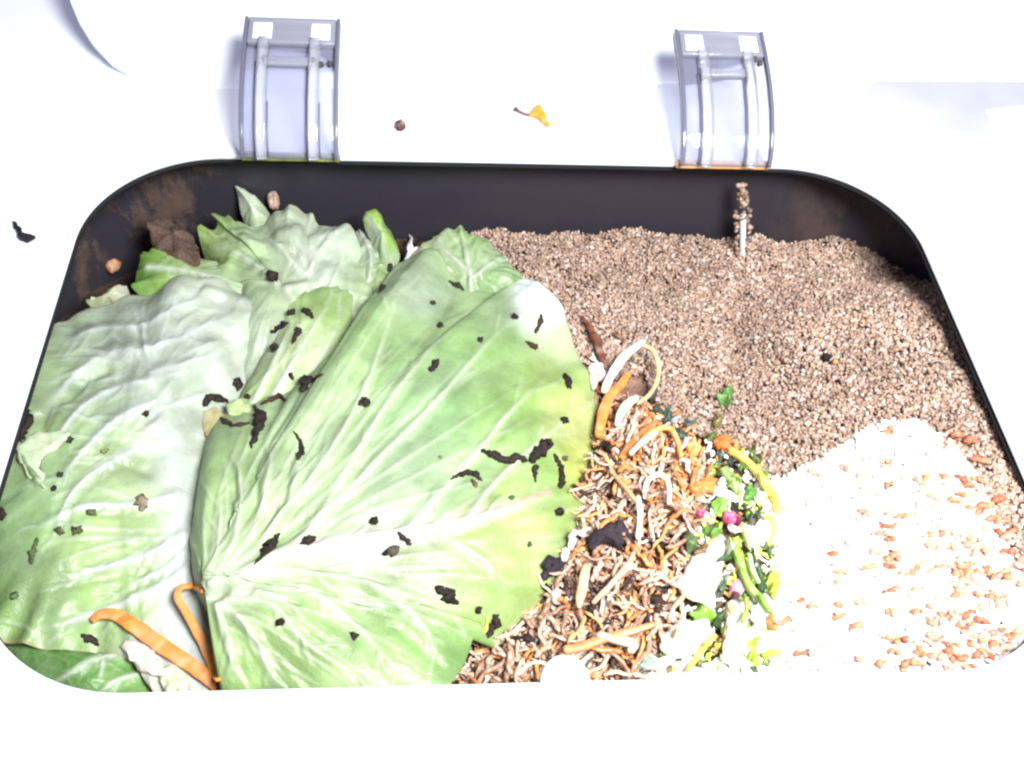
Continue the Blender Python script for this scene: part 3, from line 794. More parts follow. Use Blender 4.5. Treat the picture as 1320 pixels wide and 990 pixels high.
# big pale leaf at the left
leaf('cabbage_leaf', 'large pale greyish cabbage leaf filling the left side of the opening', [
    (306, 850, -.045), (300, 905, -.046), (250, 925, -.044), (216, 915, -.043), (194, 884, -.041), (172, 856, -.039), (146, 838, -.037), (110, 838, -.035), (60, 836, -.033), (0, 825, -.032), (-50, 800, -.030), (-80, 720, -.026), (-70, 640, -.024), (-45, 570, -.024), (-18, 510, -.025), (18, 452, -.029), (62, 424, -.031), (92, 404, -.032), (128, 388, -.033),
    (160, 374, -.033), (196, 362, -.032), (222, 350, -.031), (250, 352, -.031), (280, 356, -.032), (308, 372, -.033), (332, 388, -.034), (330, 410, -.036), (322, 440, -.039), (316, 470, -.042), (318, 505, -.045), (318, 540, -.047), (316, 590, -.048), (312, 650, -.048), (306, 700, -.047), (304, 770, -.045)],
    (160, 590, -.034), [
    ([(254, 900), (250, 800), (246, 720), (238, 660), (226, 600), (206, 540), (190, 480), (182, 420)], 26, 34, .0014),
    ([(238, 690), (180, 718), (120, 736), (60, 750)], 8, 4, .0011), ([(240, 738), (180, 768), (110, 796), (28, 818)], 9, 4, .0011), ([(240, 712), (196, 740), (150, 756)], 5, 3, .0008),
    ([(228, 640), (170, 650), (100, 655), (30, 690)], 6, 4, .0009), ([(212, 570), (150, 590), (90, 640), (60, 720)], 6, 3, .0009),
    ([(200, 520), (150, 540), (100, 590), (60, 640)], 7, 4, .0010), ([(196, 490), (150, 500), (100, 530), (50, 600)], 6, 4, .0010), ([(186, 450), (140, 455), (95, 485), (45, 540)], 8, 5, .0010), ([(182, 420), (120, 425), (70, 450)], 6, 4, .0009),
    ([(190, 450), (240, 430), (290, 410), (325, 400)], 6, 4, .0010), ([(195, 480), (250, 465), (310, 450)], 6, 4, .0010), ([(185, 420), (230, 395), (280, 380)], 5, 4, .0009), ([(205, 530), (260, 510), (295, 500)], 6, 4, .0008)],
    [(190, 400, 60, (0.46, 0.51, 0.44)), (260, 390, 50, (0.48, 0.53, 0.45)), (270, 460, 50, (0.49, 0.53, 0.47)), (200, 500, 50, (0.41, 0.47, 0.38)), (120, 430, 40, (0.37, 0.44, 0.34)), (80, 480, 40, (0.30, 0.40, 0.22)), (85, 540, 30, (0.21, 0.31, 0.11)),
     (50, 560, 30, (0.30, 0.40, 0.20)), (130, 520, 40, (0.37, 0.45, 0.31)), (150, 600, 45, (0.33, 0.43, 0.20)), (60, 640, 40, (0.25, 0.37, 0.18)), (200, 610, 35, (0.42, 0.49, 0.34)), (230, 560, 30, (0.45, 0.50, 0.40)), (100, 700, 40, (0.29, 0.40, 0.16)), (20, 720, 50, (0.19, 0.31, 0.12)),
     (60, 780, 40, (0.25, 0.38, 0.14)), (160, 690, 40, (0.33, 0.44, 0.19)), (150, 760, 35, (0.28, 0.41, 0.14)), (245, 690, 26, (0.62, 0.63, 0.64)), (250, 745, 26, (0.64, 0.64, 0.65)), (245, 820, 40, (0.62, 0.62, 0.62)), (240, 890, 40, (0.60, 0.58, 0.56))],
    nr=180, ns=520, fine=FINE_B, bulge=.009, ruffle=.0045, rfreq=.016, crumple=.0050, cfreq=34, seed=21, branch=6, vein_col=(0.55, 0.59, 0.56), ragged=2.0, thick=.0009,
    folds=[([(120, 560), (150, 590), (205, 615)], 7, -.0016), ([(20, 560), (35, 600), (60, 632)], 6, .0026), ([(330, 395), (300, 385), (255, 372)], 7, .0022), ([(320, 440), (280, 430), (210, 432)], 9, -.0015), ([(90, 500), (60, 530), (52, 575)], 9, -.0016), ([(150, 470), (110, 490), (80, 520)], 7, -.0016), ([(230, 520), (190, 560), (150, 575)], 9, .0018)])
leaf('cabbage_leaf', 'mint green leaf lobe peeking out behind the top of the largest leaf', [
    (520, 345, -.042), (535, 322, -.039), (556, 306, -.036), (572, 298, -.034), (586, 294, -.033), (594, 287, -.031), (603, 296, -.033), (626, 308, -.036), (648, 324, -.038), (664, 346, -.040), (690, 375, -.043), (660, 400, -.046), (600, 400, -.046), (550, 390, -.046)],
    (600, 350, -.038), [([(610, 395), (604, 340), (595, 290)], 4, 2.5, .0008), ([(606, 360), (640, 335), (655, 330)], 3.5, 2.2, .0007), ([(604, 350), (570, 320), (556, 308)], 3.5, 2.2, .0007)],
    [(570, 315, 26, (0.36, 0.44, 0.27)), (600, 310, 26, (0.30, 0.44, 0.18)), (640, 330, 26, (0.34, 0.46, 0.26)), (650, 360, 20, (0.22, 0.36, 0.14))], nr=60, ns=240, bulge=.003, ruffle=.003, rfreq=.04, crumple=.004, cfreq=80, seed=23, branch=4)
# big green leaf in the middle
VA = [([(268, 762), (330, 728), (400, 706), (480, 692), (560, 682), (640, 660), (735, 622)], 13, 4, .0016),
      ([(400, 704), (480, 694), (560, 680), (620, 664), (665, 650)], 11, 6, .0004, (0.66, 0.60, 0.57)), ([(590, 676), (650, 656), (705, 634)], 4, 4, .0003, (0.58, 0.40, 0.32)),
      ([(270, 755), (300, 700), (310, 640), (300, 560)], 7, 4, .0012), ([(272, 752), (322, 690), (345, 620), (352, 540)], 8, 5, .0013), ([(276, 750), (345, 690), (380, 620), (392, 545)], 7, 4, .0012),
      ([(268, 750), (283, 690), (284, 620)], 6, 4, .0011), ([(300, 742), (390, 690), (450, 600), (500, 520), (560, 440), (600, 380)], 9, 3.5, .0013),
      ([(380, 704), (470, 610), (560, 520), (640, 430), (690, 390)], 7, 3, .0010), ([(520, 686), (590, 610), (650, 540), (720, 470)], 7, 3, .0010), ([(600, 670), (650, 610), (720, 550), (750, 520)], 5, 3, .0008),
      ([(340, 690), (420, 590), (470, 500), (500, 420), (520, 350)], 6, 3, .0010),
      ([(290, 750), (370, 735), (450, 745), (530, 770), (600, 800)], 9, 5, .0014), ([(300, 762), (390, 760), (450, 800), (500, 850), (520, 890)], 9, 4, .0013), ([(290, 770), (350, 778), (395, 830), (470, 870)], 7, 3.5, .0011),
      ([(284, 775), (320, 810), (350, 870), (365, 905)], 8, 5, .0013), ([(278, 778), (296, 830), (300, 890)], 6, 5, .0011), ([(330, 760), (375, 780), (400, 815)], 6, 4, .0010), ([(470, 748), (540, 800), (570, 850)], 5, 3, .0008), ([(560, 684), (620, 720), (660, 760)], 5, 3, .0007)]
leaf('cabbage_leaf', 'largest bright green cabbage leaf with pinkish midrib in the centre', [
    (256, 768, -.036), (247, 735, -.038), (243, 695, -.039), (252, 645, -.040), (258, 595, -.040), (266, 558, -.039), (285, 535, -.036), (312, 524, -.036), (345, 516, -.036), (378, 500, -.036), (410, 478, -.036), (438, 445, -.036), (460, 415, -.036), (482, 380, -.036), (503, 345, -.035), (525, 326, -.033), (548, 318, -.031), (566, 322, -.032), (578, 338, -.034),
    (592, 350, -.035), (622, 351, -.034), (650, 352, -.034), (664, 345, -.033), (680, 342, -.033), (698, 350, -.034), (711, 372, -.035), (726, 392, -.036), (744, 428, -.037), (764, 472, -.037), (780, 516, -.037), (785, 560, -.037), (778, 608, -.037), (762, 658, -.037), (738, 706, -.037), (708, 750, -.037), (680, 786, -.037), (654, 812, -.038), (634, 822, -.040), (616, 800, -.038), (612, 815, -.039),
    (606, 836, -.039), (588, 872, -.038), (572, 905, -.037), (500, 930, -.036), (420, 938, -.036), (340, 935, -.036), (292, 922, -.037), (284, 880, -.037), (279, 830, -.036), (270, 795, -.035)],
    (270, 764, -.034), VA,
    [(330, 640, 50, (0.37, 0.50, 0.24)), (400, 600, 50, (0.40, 0.52, 0.30)), (440, 540, 50, (0.38, 0.50, 0.28)), (500, 450, 50, (0.34, 0.49, 0.22)), (545, 360, 35, (0.36, 0.44, 0.30)), (535, 380, 22, (0.47, 0.52, 0.47)), (610, 330, 30, (0.32, 0.45, 0.20)), (640, 380, 30, (0.36, 0.48, 0.26)),
     (692, 376, 26, (1.25, 1.2, 1.5)), (697, 388, 24, (1.25, 1.2, 1.5)), (715, 440, 24, (0.48, 0.54, 0.36)), (620, 470, 45, (0.28, 0.43, 0.17)), (560, 530, 50, (0.29, 0.45, 0.23)), (650, 530, 40, (0.27, 0.43, 0.12)), (700, 490, 30, (0.36, 0.47, 0.15)), (730, 540, 26, (0.52, 0.53, 0.22)), (745, 590, 22, (0.50, 0.50, 0.13)), (690, 600, 30, (0.30, 0.44, 0.14)),
     (540, 620, 50, (0.42, 0.53, 0.36)), (600, 590, 30, (0.33, 0.47, 0.22)), (480, 690, 30, (0.58, 0.58, 0.53)), (420, 660, 40, (0.40, 0.52, 0.30)), (640, 690, 45, (0.36, 0.46, 0.16)), (560, 740, 40, (0.52, 0.56, 0.38)), (680, 700, 40, (0.33, 0.42, 0.13)), (620, 770, 35, (0.32, 0.43, 0.13)), (520, 820, 40, (0.29, 0.45, 0.16)), (580, 840, 35, (0.25, 0.41, 0.13)),
     (430, 800, 40, (0.34, 0.47, 0.21)), (350, 800, 40, (0.34, 0.46, 0.20)), (320, 860, 40, (0.31, 0.45, 0.17)), (310, 745, 30, (0.28, 0.38, 0.18))],
    nr=195, ns=620, fine=FINE_A, bulge=.015, ruffle=.0050, rfreq=.014, crumple=.0026, cfreq=34, seed=22, branch=6, bpow=2.2, ragged=2.0, thick=.0009, vein_col=(0.54, 0.60, 0.46),
    folds=[([(500, 690), (590, 672), (660, 655)], 4, .0006), ([(380, 726), (450, 738), (520, 752)], 6, -.0018), ([(600, 310), (590, 350), (560, 420)], 8, -.0014), ([(640, 352), (610, 348), (575, 330)], 7, -.0012), ([(640, 540), (600, 600), (560, 640)], 12, -.0012), ([(305, 650), (300, 600)], 6, -.0014), ([(330, 680), (330, 600)], 5, -.0012), ([(365, 660), (372, 590)], 5, -.0012), ([(700, 560), (735, 600), (750, 640)], 8, .0012), ([(500, 800), (560, 850), (580, 880)], 8, -.0010)])

# ------------------------------------------------------------------ builders for strips, crumbs and chunks
def frames(P):
    T = np.gradient(P, axis=0); T /= np.linalg.norm(T, axis=1)[:, None] + 1e-12
    up = np.array([0.05, 0.03, 1.0]); N = []; 
    for t in T:
        n = up - t * np.dot(up, t)
        if np.linalg.norm(n) < 1e-3: n = np.array([1.0, 0, 0]) - t * t[0]
        N.append(n / np.linalg.norm(n))
    N = np.array(N); B = np.cross(T, N)
    return T, N, B

def tube_geo(P, R, seg=8, flat=1.0, lump=0.0, seed=0, caps=True):
    """tube through points P with radii R; flat squashes it along the local up"""
    P = np.asarray(P, float); R = np.asarray(R, float); n = len(P)
    T, N, B = frames(P); rs = np.random.default_rng(seed)
    a = np.arange(seg) * 2 * math.pi / seg
    lum = 1 + lump * (rs.random((n, seg)) - 0.5) * 2
    V = P[:, None] + (R[:, None] * lum * np.cos(a)[None])[..., None] * B[:, None] + (R[:, None] * lum * flat * np.sin(a)[None])[..., None] * N[:, None]
    V = V.reshape(-1, 3); F = []
    for k in range(n - 1):
        for j in range(seg):
            F.append((k * seg + j, k * seg + (j + 1) % seg, (k + 1) * seg + (j + 1) % seg, (k + 1) * seg + j))
    F.append(tuple(range(seg))[::-1]); F.append(tuple((n - 1) * seg + j for j in range(seg)))
    return V, F

def ribbon_geo(P, Wd, th, nrm=None, roll=0.0):
    """flat strip of width Wd (per point) and thickness th with softened edges"""
    P = np.asarray(P, float); n = len(P); T, N, B = frames(P)
    if nrm is not None:
        N = nrm - T * np.sum(nrm * T, axis=1)[:, None]; N /= np.linalg.norm(N, axis=1)[:, None]; B = np.cross(T, N)
    roll = np.broadcast_to(np.asarray(roll, float), (n,))
    c, s = np.cos(roll)[:, None], np.sin(roll)[:, None]
    N, B = N * c - B * s, B * c + N * s
    sec = [(-.5, -.25), (-.42, -.5), (.42, -.5), (.5, -.25), (.5, .25), (.42, .5), (-.42, .5), (-.5, .25)]
    Wd = np.broadcast_to(np.asarray(Wd, float), (n,))
    V = np.concatenate([(P + B * (Wd * u)[:, None] + N * th * w)[:, None] for u, w in sec], 1).reshape(-1, 3)
    F = []
    for k in range(n - 1):
        for j in range(8):
            F.append((k * 8 + j, k * 8 + (j + 1) % 8, (k + 1) * 8 + (j + 1) % 8, (k + 1) * 8 + j))
    F.append(tuple(range(8))[::-1]); F.append(tuple((n - 1) * 8 + j for j in range(8)))
    return V, F

def fix_normals(o):
    bm = bmesh.new(); bm.from_mesh(o.data); bmesh.ops.recalc_face_normals(bm, faces=bm.faces); bm.to_mesh(o.data); bm.free()
    return o

def place_obj(name, V, F, mat, col, label, cat, group=None, vary=0.0, seed=0):
    """mesh whose origin is at its own base"""
    V = np.asarray(V, float); c = V.mean(0); c[2] = V[:, 2].min()
    C = np.broadcast_to(np.asarray(col, float), (len(V), 3)).copy()
    if vary:
        C *= (1 + vary * 2.2 * fbm(V[:, 0] * 260, V[:, 1] * 260 + V[:, 2] * 90, seed, 3))[:, None]
        k_ = (0.0 if mat is M['soil'] else 1.0) * np.clip(1.8 * fbm(V[:, 0] * 340 + 7, V[:, 1] * 340 + V[:, 2] * 200, seed + 4, 2) - 0.15, 0, 0.6)[:, None]
        C = C * (1 - k_) + k_ * (C * 0.45 + np.array([0.30, 0.25, 0.19]))
    o = mesh_obj(name, V - c, F, mat, None, C); o.location = c
    fix_normals(o); tag(o, label, cat, group)
    return o

def lay(pts, lift=0.0, n=6):
    """lay a traced line on the surface below it, smoothed"""
    S = smooth_line(pts, n) if len(pts) > 2 else np.array([np.array(pts[0]) + (np.array(pts[-1]) - np.array(pts[0])) * t for t in np.linspace(0, 1, 5)])
    h = [surf(*p[:2]) for p in S]
    P = np.array([a for a, b in h]); N = np.array([b for a, b in h])
    # keep it from following every small bump
    Z = P[:, 2].copy()
    for _ in range(2): Z[1:-1] = 0.25 * Z[:-2] + 0.5 * Z[1:-1] + 0.25 * Z[2:]
    P = at(S[:, 0], S[:, 1], Z + lift)
    return P, N

CR = 0.95
def crumb(pts, w, label, group=None, name='compost_crumb', col=(0.020, 0.013, 0.011), cat='crumb', flat=0.8, lump=0.40, mat='soil', lift=0.45, dz=0.0):
    """lump of soil or stalk: pts traced in the photograph, w its width in pixels along it"""
    if len(pts) == 1:
        x, y = pts[0]; a = rng.random() * 3.14; q = 0.4 * (w if np.isscalar(w) else w[0])
        pts = [(x - q * math.cos(a) * 0.6, y - q * math.sin(a) * 0.5), (x, y), (x + q * math.cos(a) * 0.6, y + q * math.sin(a) * 0.5)]
    P, N = lay(pts, 0.0, 5); m = mm_per_px(P[0])
    w = np.atleast_1d(np.asarray(w, float)); s = np.linspace(0, 1, len(P))
    R = np.interp(s, np.linspace(0, 1, len(w)), w) * m * 0.5
    end = np.sqrt(np.clip(1 - (2 * s - 1) ** 4, 0.12, 1)); R = R * end
    sd = int(rng.integers(1e6)); r3 = np.random.default_rng(sd)
    R = R * CR * np.interp(np.arange(len(P)), np.arange(0, len(P) + 3, 2), r3.uniform(0.6, 1.25, len(np.arange(0, len(P) + 3, 2))))
    P[:, :2] += r3.normal(0, 0.22, (len(P), 2)) * R[:, None]
    P[:, 2] += R * lift + dz
    V, F = tube_geo(P, R, 8, flat, lump, sd)
    return place_obj(name, V, F, M[mat], col, label, cat, group, 0.3, sd)

def strip(name, pts, wpx, thick, col, label, cat, mat='carrot', group=None, lift=0.001, lifts=None, roll=0.0, n=8, vary=0.12, jag=0.4):
    P, N = lay(pts, lift, n)
    if lifts is not None:
        s = np.linspace(0, 1, len(P)); Q = project(P)
        z = P[:, 2] + np.interp(s, np.linspace(0, 1, len(lifts)), lifts)
        P = at(Q[:, 0], Q[:, 1], z)
    m = mm_per_px(P[0]); s = np.linspace(0, 1, len(P))
    w = np.interp(s, np.linspace(0, 1, len(wpx)), wpx) * m * (1.0 if name in ('carrot_peel',) else 0.66)
    rl = np.interp(s, np.linspace(0, 1, len(np.atleast_1d(roll))), np.atleast_1d(roll))
    r3 = np.random.default_rng(int(rng.integers(1e6))); kk = np.arange(len(P))
    w = w * (1 + 0.5 * jag * fbm(kk * 0.35, kk * 0 + r3.random() * 99, 5, 2)) * np.where((kk == 0) | (kk == len(P) - 1), 0.6, 1)
    P = P + (w * 0.25 * jag)[:, None] * np.stack([fbm(kk * 0.3, kk * 0 + r3.random() * 99, 6, 2), fbm(kk * 0.3, kk * 0 + r3.random() * 99, 7, 2), fbm(kk * 0.3, kk * 0 + r3.random() * 99, 8, 2)], 1)
    rl = rl + 0.9 * jag * fbm(kk * 0.15, kk * 0 + r3.random() * 99, 9, 2)
    V, F = ribbon_geo(P, w, thick, roll=rl)
    return place_obj(name, V, F, M[mat], col, label, cat, group, vary, int(rng.integers(1e6)))

def chunk(name, poly, hgt, col, label, cat, mat='veg', group=None, base=None, rough=0.28, n=44, nr=7, sink=0.0005, vary=0.10, flatness=0.6):
    """rounded lump with the traced outline: domed top, closed underside"""
    O = closed_curve([(p[0], p[1]) for p in poly], n); c = O.mean(0)
    if base is None:
        zs = [surf(*c)[0][2]] + [surf(*O[k])[0][2] for k in range(0, n, 11)]
        base = float(np.mean(zs))
    z0 = base - sink; sd = int(rng.integers(1e6)); rings = []
    W = at(O[:, 0], O[:, 1], z0 + hgt * 0.45); cw = W.mean(0)
    for k in range(nr + 1):
        a = math.pi * 0.5 * k / nr * 1.0
        rad = math.cos(a) ** flatness if k < nr else 0.0
        zz = z0 + hgt * 0.45 + hgt * 0.55 * math.sin(a)
        R = cw[:2] + (W[:, :2] - cw[:2]) * max(rad, 0.02)
        rings.append(np.c_[R, np.full(n, zz)])
    low = [np.c_[cw[:2] + (W[:, :2] - cw[:2]) * r, np.full(n, z)] for r, z in ((0.55, z0), (0.86, z0 + 0.1 * hgt), (0.97, z0 + 0.25 * hgt))]
    rings = low + rings
    V, Fq = loft(rings); F = [tuple(f) for f in Fq] + [tuple(range(n))[::-1], tuple(range((len(rings) - 1) * n, len(rings) * n))]
    ext = np.ptp(W[:, :2], axis=0).max() + 1e-6
    V[:, 2] += hgt * rough * 2 * fbm(V[:, 0] / ext * 4 + sd % 97, V[:, 1] / ext * 4, sd, 3) * (V[:, 2] > z0 + 0.2 * hgt)
    V[:, :2] += ext * 0.11 * np.stack([fbm(V[:, 0] / ext * 5, V[:, 1] / ext * 5 + V[:, 2] * 300, sd + 1, 2), fbm(V[:, 0] / ext * 5, V[:, 1] / ext * 5 + V[:, 2] * 300, sd + 2, 2)], 1)
    o = place_obj(name, V, F, M[mat], col, label, cat, group, vary, sd)
    add_bvh(V, F)
    return o

# ------------------------------------------------------------------ brown grain and rice
def ico(sub):
    bm = bmesh.new(); bmesh.ops.create_icosphere(bm, subdivisions=sub, radius=1.0); bm.verts.ensure_lookup_table()
    v = np.array([p.co[:] for p in bm.verts]); f = np.array([[q.index for q in p.verts] for p in bm.faces]); bm.free()
    return v, f
ICO = {1: ico(1), 2: ico(2)}

def rand_rot(n, rs, tilt=1.0):
    q = rs.normal(size=(n, 4)); q /= np.linalg.norm(q, axis=1)[:, None]
    w, x, y, z = q.T
    return np.stack([np.stack([1 - 2 * (y * y + z * z), 2 * (x * y - z * w), 2 * (x * z + y * w)], 1),
                     np.stack([2 * (x * y + z * w), 1 - 2 * (x * x + z * z), 2 * (y * z - x * w)], 1),
                     np.stack([2 * (x * z - y * w), 2 * (y * z + x * w), 1 - 2 * (x * x + y * y)], 1)], 1)

def yaw_rot(n, rs, tilt=0.35):
    a = rs.random(n) * 2 * math.pi; b = (rs.random(n) - 0.5) * 2 * tilt
    ca, sa, cb, sb = np.cos(a), np.sin(a), np.cos(b), np.sin(b); z = np.zeros(n)
    Rz = np.stack([np.stack([ca, -sa, z], 1), np.stack([sa, ca, z], 1), np.stack([z, z, z + 1], 1)], 1)
    Ry = np.stack([np.stack([cb, z, sb], 1), np.stack([z, z + 1, z], 1), np.stack([-sb, z, cb], 1)], 1)
    return Rz @ Ry

def scatter_geo(P, R, S, cols, lump=0.18, seed=0, sub=2):
    IV, IF = ICO[sub]
    rs = np.random.default_rng(seed); n = len(P); k = len(IV)
    variants = [IV * (1 + lump * (rs.random((k, 1)) - 0.5) * 2) for _ in range(6)]
    base = np.stack([variants[i] for i in rs.integers(0, 6, n)])            # n,k,3
    V = np.einsum('nij,nkj->nki', R, base * S[:, None, :]) + P[:, None]
    F = (IF[None] + (np.arange(n) * k)[:, None, None]).reshape(-1, 3)
    C = np.repeat(cols, k, axis=0)
    return V.reshape(-1, 3), F, C

def scatter_mesh(name, parts, mat):
    off = 0; VV, FF, CC = [], [], []
    for V, F, C in parts:
        VV.append(V); FF.append(F + off); CC.append(C); off += len(V)
    return fast_mesh(name, np.concatenate(VV), np.concatenate(FF), M[mat], np.concatenate(CC))

def grain_layer(N0, lift, sub, seed, crest=True):
    rs = np.random.default_rng(seed)
    x = rs.uniform(-0.06, 0.212, N0); y = rs.uniform(-0.13, 0.129, N0)
    z = H(x, y) + lift + 0.0016 * np.maximum(0, fbm(x * 95, y * 95, 41, 2)) * 2 + rs.normal(0, 0.00035, N0)
    # a looser, lumpier crest along the far wall
    z += 0.007 * sstep(0.090, 0.122, y) * np.maximum(0, vnoise(x * 130, y * 60, 77) + 0.15)
    Q = project(np.stack([x, y, z], 1)); ok = inside(GRAIN, Q) & (z < -0.004)
    P = np.stack([x, y, z], 1)[ok]; n = len(P)
    S = np.where(rs.random((n, 1)) < 0.12, rs.uniform(0.0010, 0.0015, (n, 1)), rs.uniform(0.00055, 0.00105, (n, 1))) * np.stack([rs.uniform(0.9, 1.5, n), rs.uniform(0.75, 1.05, n), rs.uniform(0.5, 0.85, n)], 1)
    if lift < 0: S *= 1.3
    pal = np.array([(0.33, 0.235, 0.185), (0.42, 0.315, 0.26), (0.26, 0.175, 0.130), (0.60, 0.50, 0.44), (0.37, 0.245, 0.165), (0.22, 0.145, 0.11)])
    cols = pal[rs.choice(6, n, p=[.28, .27, .18, .08, .13, .06])] * rs.uniform(0.85, 1.15, (n, 1)) * GTONE * (1 + 0.35 * fbm(P[:, 0] * 60, P[:, 1] * 60, 88, 3))[:, None]
    return scatter_geo(P, rand_rot(n, rs), S, cols, 0.2, seed + 1, sub)
GTONE = np.array([[1.03, 0.99, 1.00]])
o = bpy.data.objects.new('grain_heap', scatter_mesh('grain_heap', [grain_layer(56000, 0.0010, 1, 31), grain_layer(34000, -0.0006, 1, 131)], 'grain')); COL.objects.link(o)
tag(o, 'heap of small reddish brown grains covering the back right of the tub', None, kind='stuff')

def rice_layer(N0, lift, sub, seed):
    rs = np.random.default_rng(seed)
    x = rs.uniform(0.02, 0.21, N0); y = rs.uniform(-0.15, 0.06, N0)
    z = H(x, y) + lift + 0.0022 * np.maximum(0, fbm(x * 80, y * 80, 43, 2)) * 2 + rs.normal(0, 0.0006, N0)
    Q = project(np.stack([x, y, z], 1)); Q = Q + 9 * np.stack([fbm(x * 90, y * 90, 61, 2), fbm(x * 90, y * 90, 62, 2)], 1)
    ok = inside(RICE, Q) & (z < -0.005)
    P = np.stack([x, y, z], 1)[ok]; n = len(P)
    S = rs.uniform(0.85, 1.15, (n, 1)) * np.array([[0.0023, 0.00095, 0.0009]])
    if lift < 0.002: S = S * 1.4
    cols = np.array([[0.86, 0.85, 0.85]]) * rs.uniform(0.94, 1.05, (n, 1))
    warm = rs.random(n) < 0.008 + 0.06 * sstep(0.08, 0.17, P[:, 0]) * np.clip(0.4 + 2 * fbm(P[:, 0] * 70, P[:, 1] * 70, 99, 2), 0, 1)
    cols[warm] = np.array([0.58, 0.30, 0.22]) * rs.uniform(0.85, 1.1, (int(warm.sum()), 1))
    return scatter_geo(P, yaw_rot(n, rs, 0.5), S, cols, 0.06, seed + 1, sub)
o = bpy.data.objects.new('rice_heap', scatter_mesh('rice_heap', [rice_layer(26000, 0.0030, 1, 33), rice_layer(20000, 0.0008, 1, 133)], 'rice')); COL.objects.link(o)
tag(o, 'bright mound of cooked white rice at the near right', None, kind='stuff')
# coarse surface of the mounds for laying things on them
gx2, gy2 = np.meshgrid(np.linspace(-0.07, 0.212, 150), np.linspace(-0.15, 0.13, 150))
V2 = np.stack([gx2.ravel(), gy2.ravel(), (H(gx2, gy2) + 0.0022).ravel()], 1)
i2 = (np.arange(149)[:, None] * 150 + np.arange(149)[None]).ravel()
add_bvh(V2, np.stack([i2, i2 + 1, i2 + 151, i2 + 150], 1))

# ------------------------------------------------------------------ brown scrap heap: shreds, peelings and husks
rs = np.random.default_rng(51)
SCRAP = [(742, 450), (772, 455), (800, 500), (850, 530), (905, 585), (915, 640), (905, 690), (880, 740), (855, 800), (850, 850), (835, 900), (560, 905), (600, 840), (640, 800), (700, 735), (742, 660), (765, 600), (768, 540)]
def strand_mesh(k):
    r2 = np.random.default_rng(900 + k); n = 12
    L = [0.007, 0.010, 0.013, 0.017, 0.021][k % 5]; w = [0.0009, 0.0010, 0.0007, 0.0009, 0.0007][k % 5]
    bend = r2.uniform(-1.5, 1.5); s = np.linspace(-0.5, 0.5, n)
    ang = bend * s + 0.35 * np.sin(s * r2.uniform(4, 11) + r2.uniform(0, 6)); P = np.zeros((n, 3))
    P[1:, 0] = np.cumsum(np.cos(ang[:-1])) * L / n; P[1:, 1] = np.cumsum(np.sin(ang[:-1])) * L / n
    P -= P.mean(0); P[:, 2] = 0.0022 * (0.25 - s ** 2) * r2.uniform(0.2, 2.2) + 0.0006 * r2.normal(size=n)
    R = w * np.sqrt(np.clip(1 - (2 * s) ** 6, 0.2, 1)) * r2.uniform(0.8, 1.25, n)
    return tube_geo(P, R, 6, r2.uniform(0.45, 0.95), 0.18, k)
scol = {'brown': [(0.40, 0.22, 0.145), (0.50, 0.32, 0.24), (0.30, 0.16, 0.11), (0.55, 0.38, 0.30)], 'orange': [(0.60, 0.24, 0.07), (0.66, 0.34, 0.14), (0.55, 0.19, 0.06)],
        'pale': [(0.62, 0.46, 0.36), (0.74, 0.64, 0.57), (0.56, 0.38, 0.27)], 'dark': [(0.045, 0.026, 0.022), (0.075, 0.042, 0.032)]}
SM = {}
for kk, cl in scol.items():
    SM[kk] = []
    for j in range(10 if kk != 'dark' else 5):
        V, F = strand_mesh(j + {'brown': 0, 'orange': 20, 'pale': 40, 'dark': 60}[kk])
        c = np.array(cl[j % len(cl)]); C = np.broadcast_to(c, (len(V), 3)) * (1 + 0.5 * fbm(V[:, 0] * 300, V[:, 1] * 300, j, 2))[:, None]
        me = mesh_obj('shred', V, F, M['strand'], None, C, mesh_only=True)
        bm = bmesh.new(); bm.from_mesh(me); bmesh.ops.recalc_face_normals(bm, faces=bm.faces); bm.to_mesh(me); bm.free()
        SM[kk].append(me)
slabel = {'brown': ('brown_shred', 'brown shred'), 'orange': ('carrot_shred', 'orange carrot shred'), 'pale': ('pale_shred', 'pale cream shred'), 'dark': ('dark_shred', 'blackened shred')}
bb = np.array(SCRAP); tries = 0; placed = 0
def shred_kind(qx, qy):
    up = float(sstep(700, 560, qy)) * float(sstep(760, 850, qx)) 
    w = np.array([0.50 - 0.27 * up, 0.24 + 0.36 * up, 0.27 + 0.14 * up, 0.09 - 0.08 * up]); w = np.clip(w, 0.01, 1); w /= w.sum()
    return ['brown', 'orange', 'pale', 'dark'][rs.choice(4, p=w)]
# the mass of smaller shreds below and between
MV, MF, MC, off = [], [], [], 0
while placed < 2300:
    q = np.array([[rs.uniform(555, 925), rs.uniform(440, 905)]])
    if not inside(SCRAP, q)[0]: continue
    qx, qy = q[0]; p = at1(qx, qy, -0.043); p[2] = H(p[0], p[1]) + rs.uniform(-0.001, 0.0035)
    kind = shred_kind(qx, qy); j = rs.integers(0, 10); V, F = strand_mesh(j + 100)
    if off > 400000: break
    R = yaw_rot(1, rs, 0.25)[0]; V = V * rs.uniform(0.5, 0.9) @ R.T + p
    c = np.array(scol[kind][rs.integers(0, len(scol[kind]))]) * rs.uniform(0.8, 1.2)
    MV.append(V); MC.append(np.broadcast_to(c, (len(V), 3))); MF += [tuple(i + off for i in f) for f in F]; off += len(V); placed += 1
o = mesh_obj('scrap_mass', np.concatenate(MV), MF, M['strand'], None, np.concatenate(MC)); fix_normals(o)
tag(o, 'mass of fine brown kitchen scraps beneath the longer shreds', None, kind='stuff')
V2 = np.stack([gx2.ravel(), gy2.ravel(), (H(gx2, gy2) + 0.0050).ravel()], 1)
Qc = project(V2).reshape(150, 150, 2)
keep = inside(SCRAP, Qc.reshape(-1, 2)); ff = np.stack([i2, i2 + 1, i2 + 151, i2 + 150], 1)
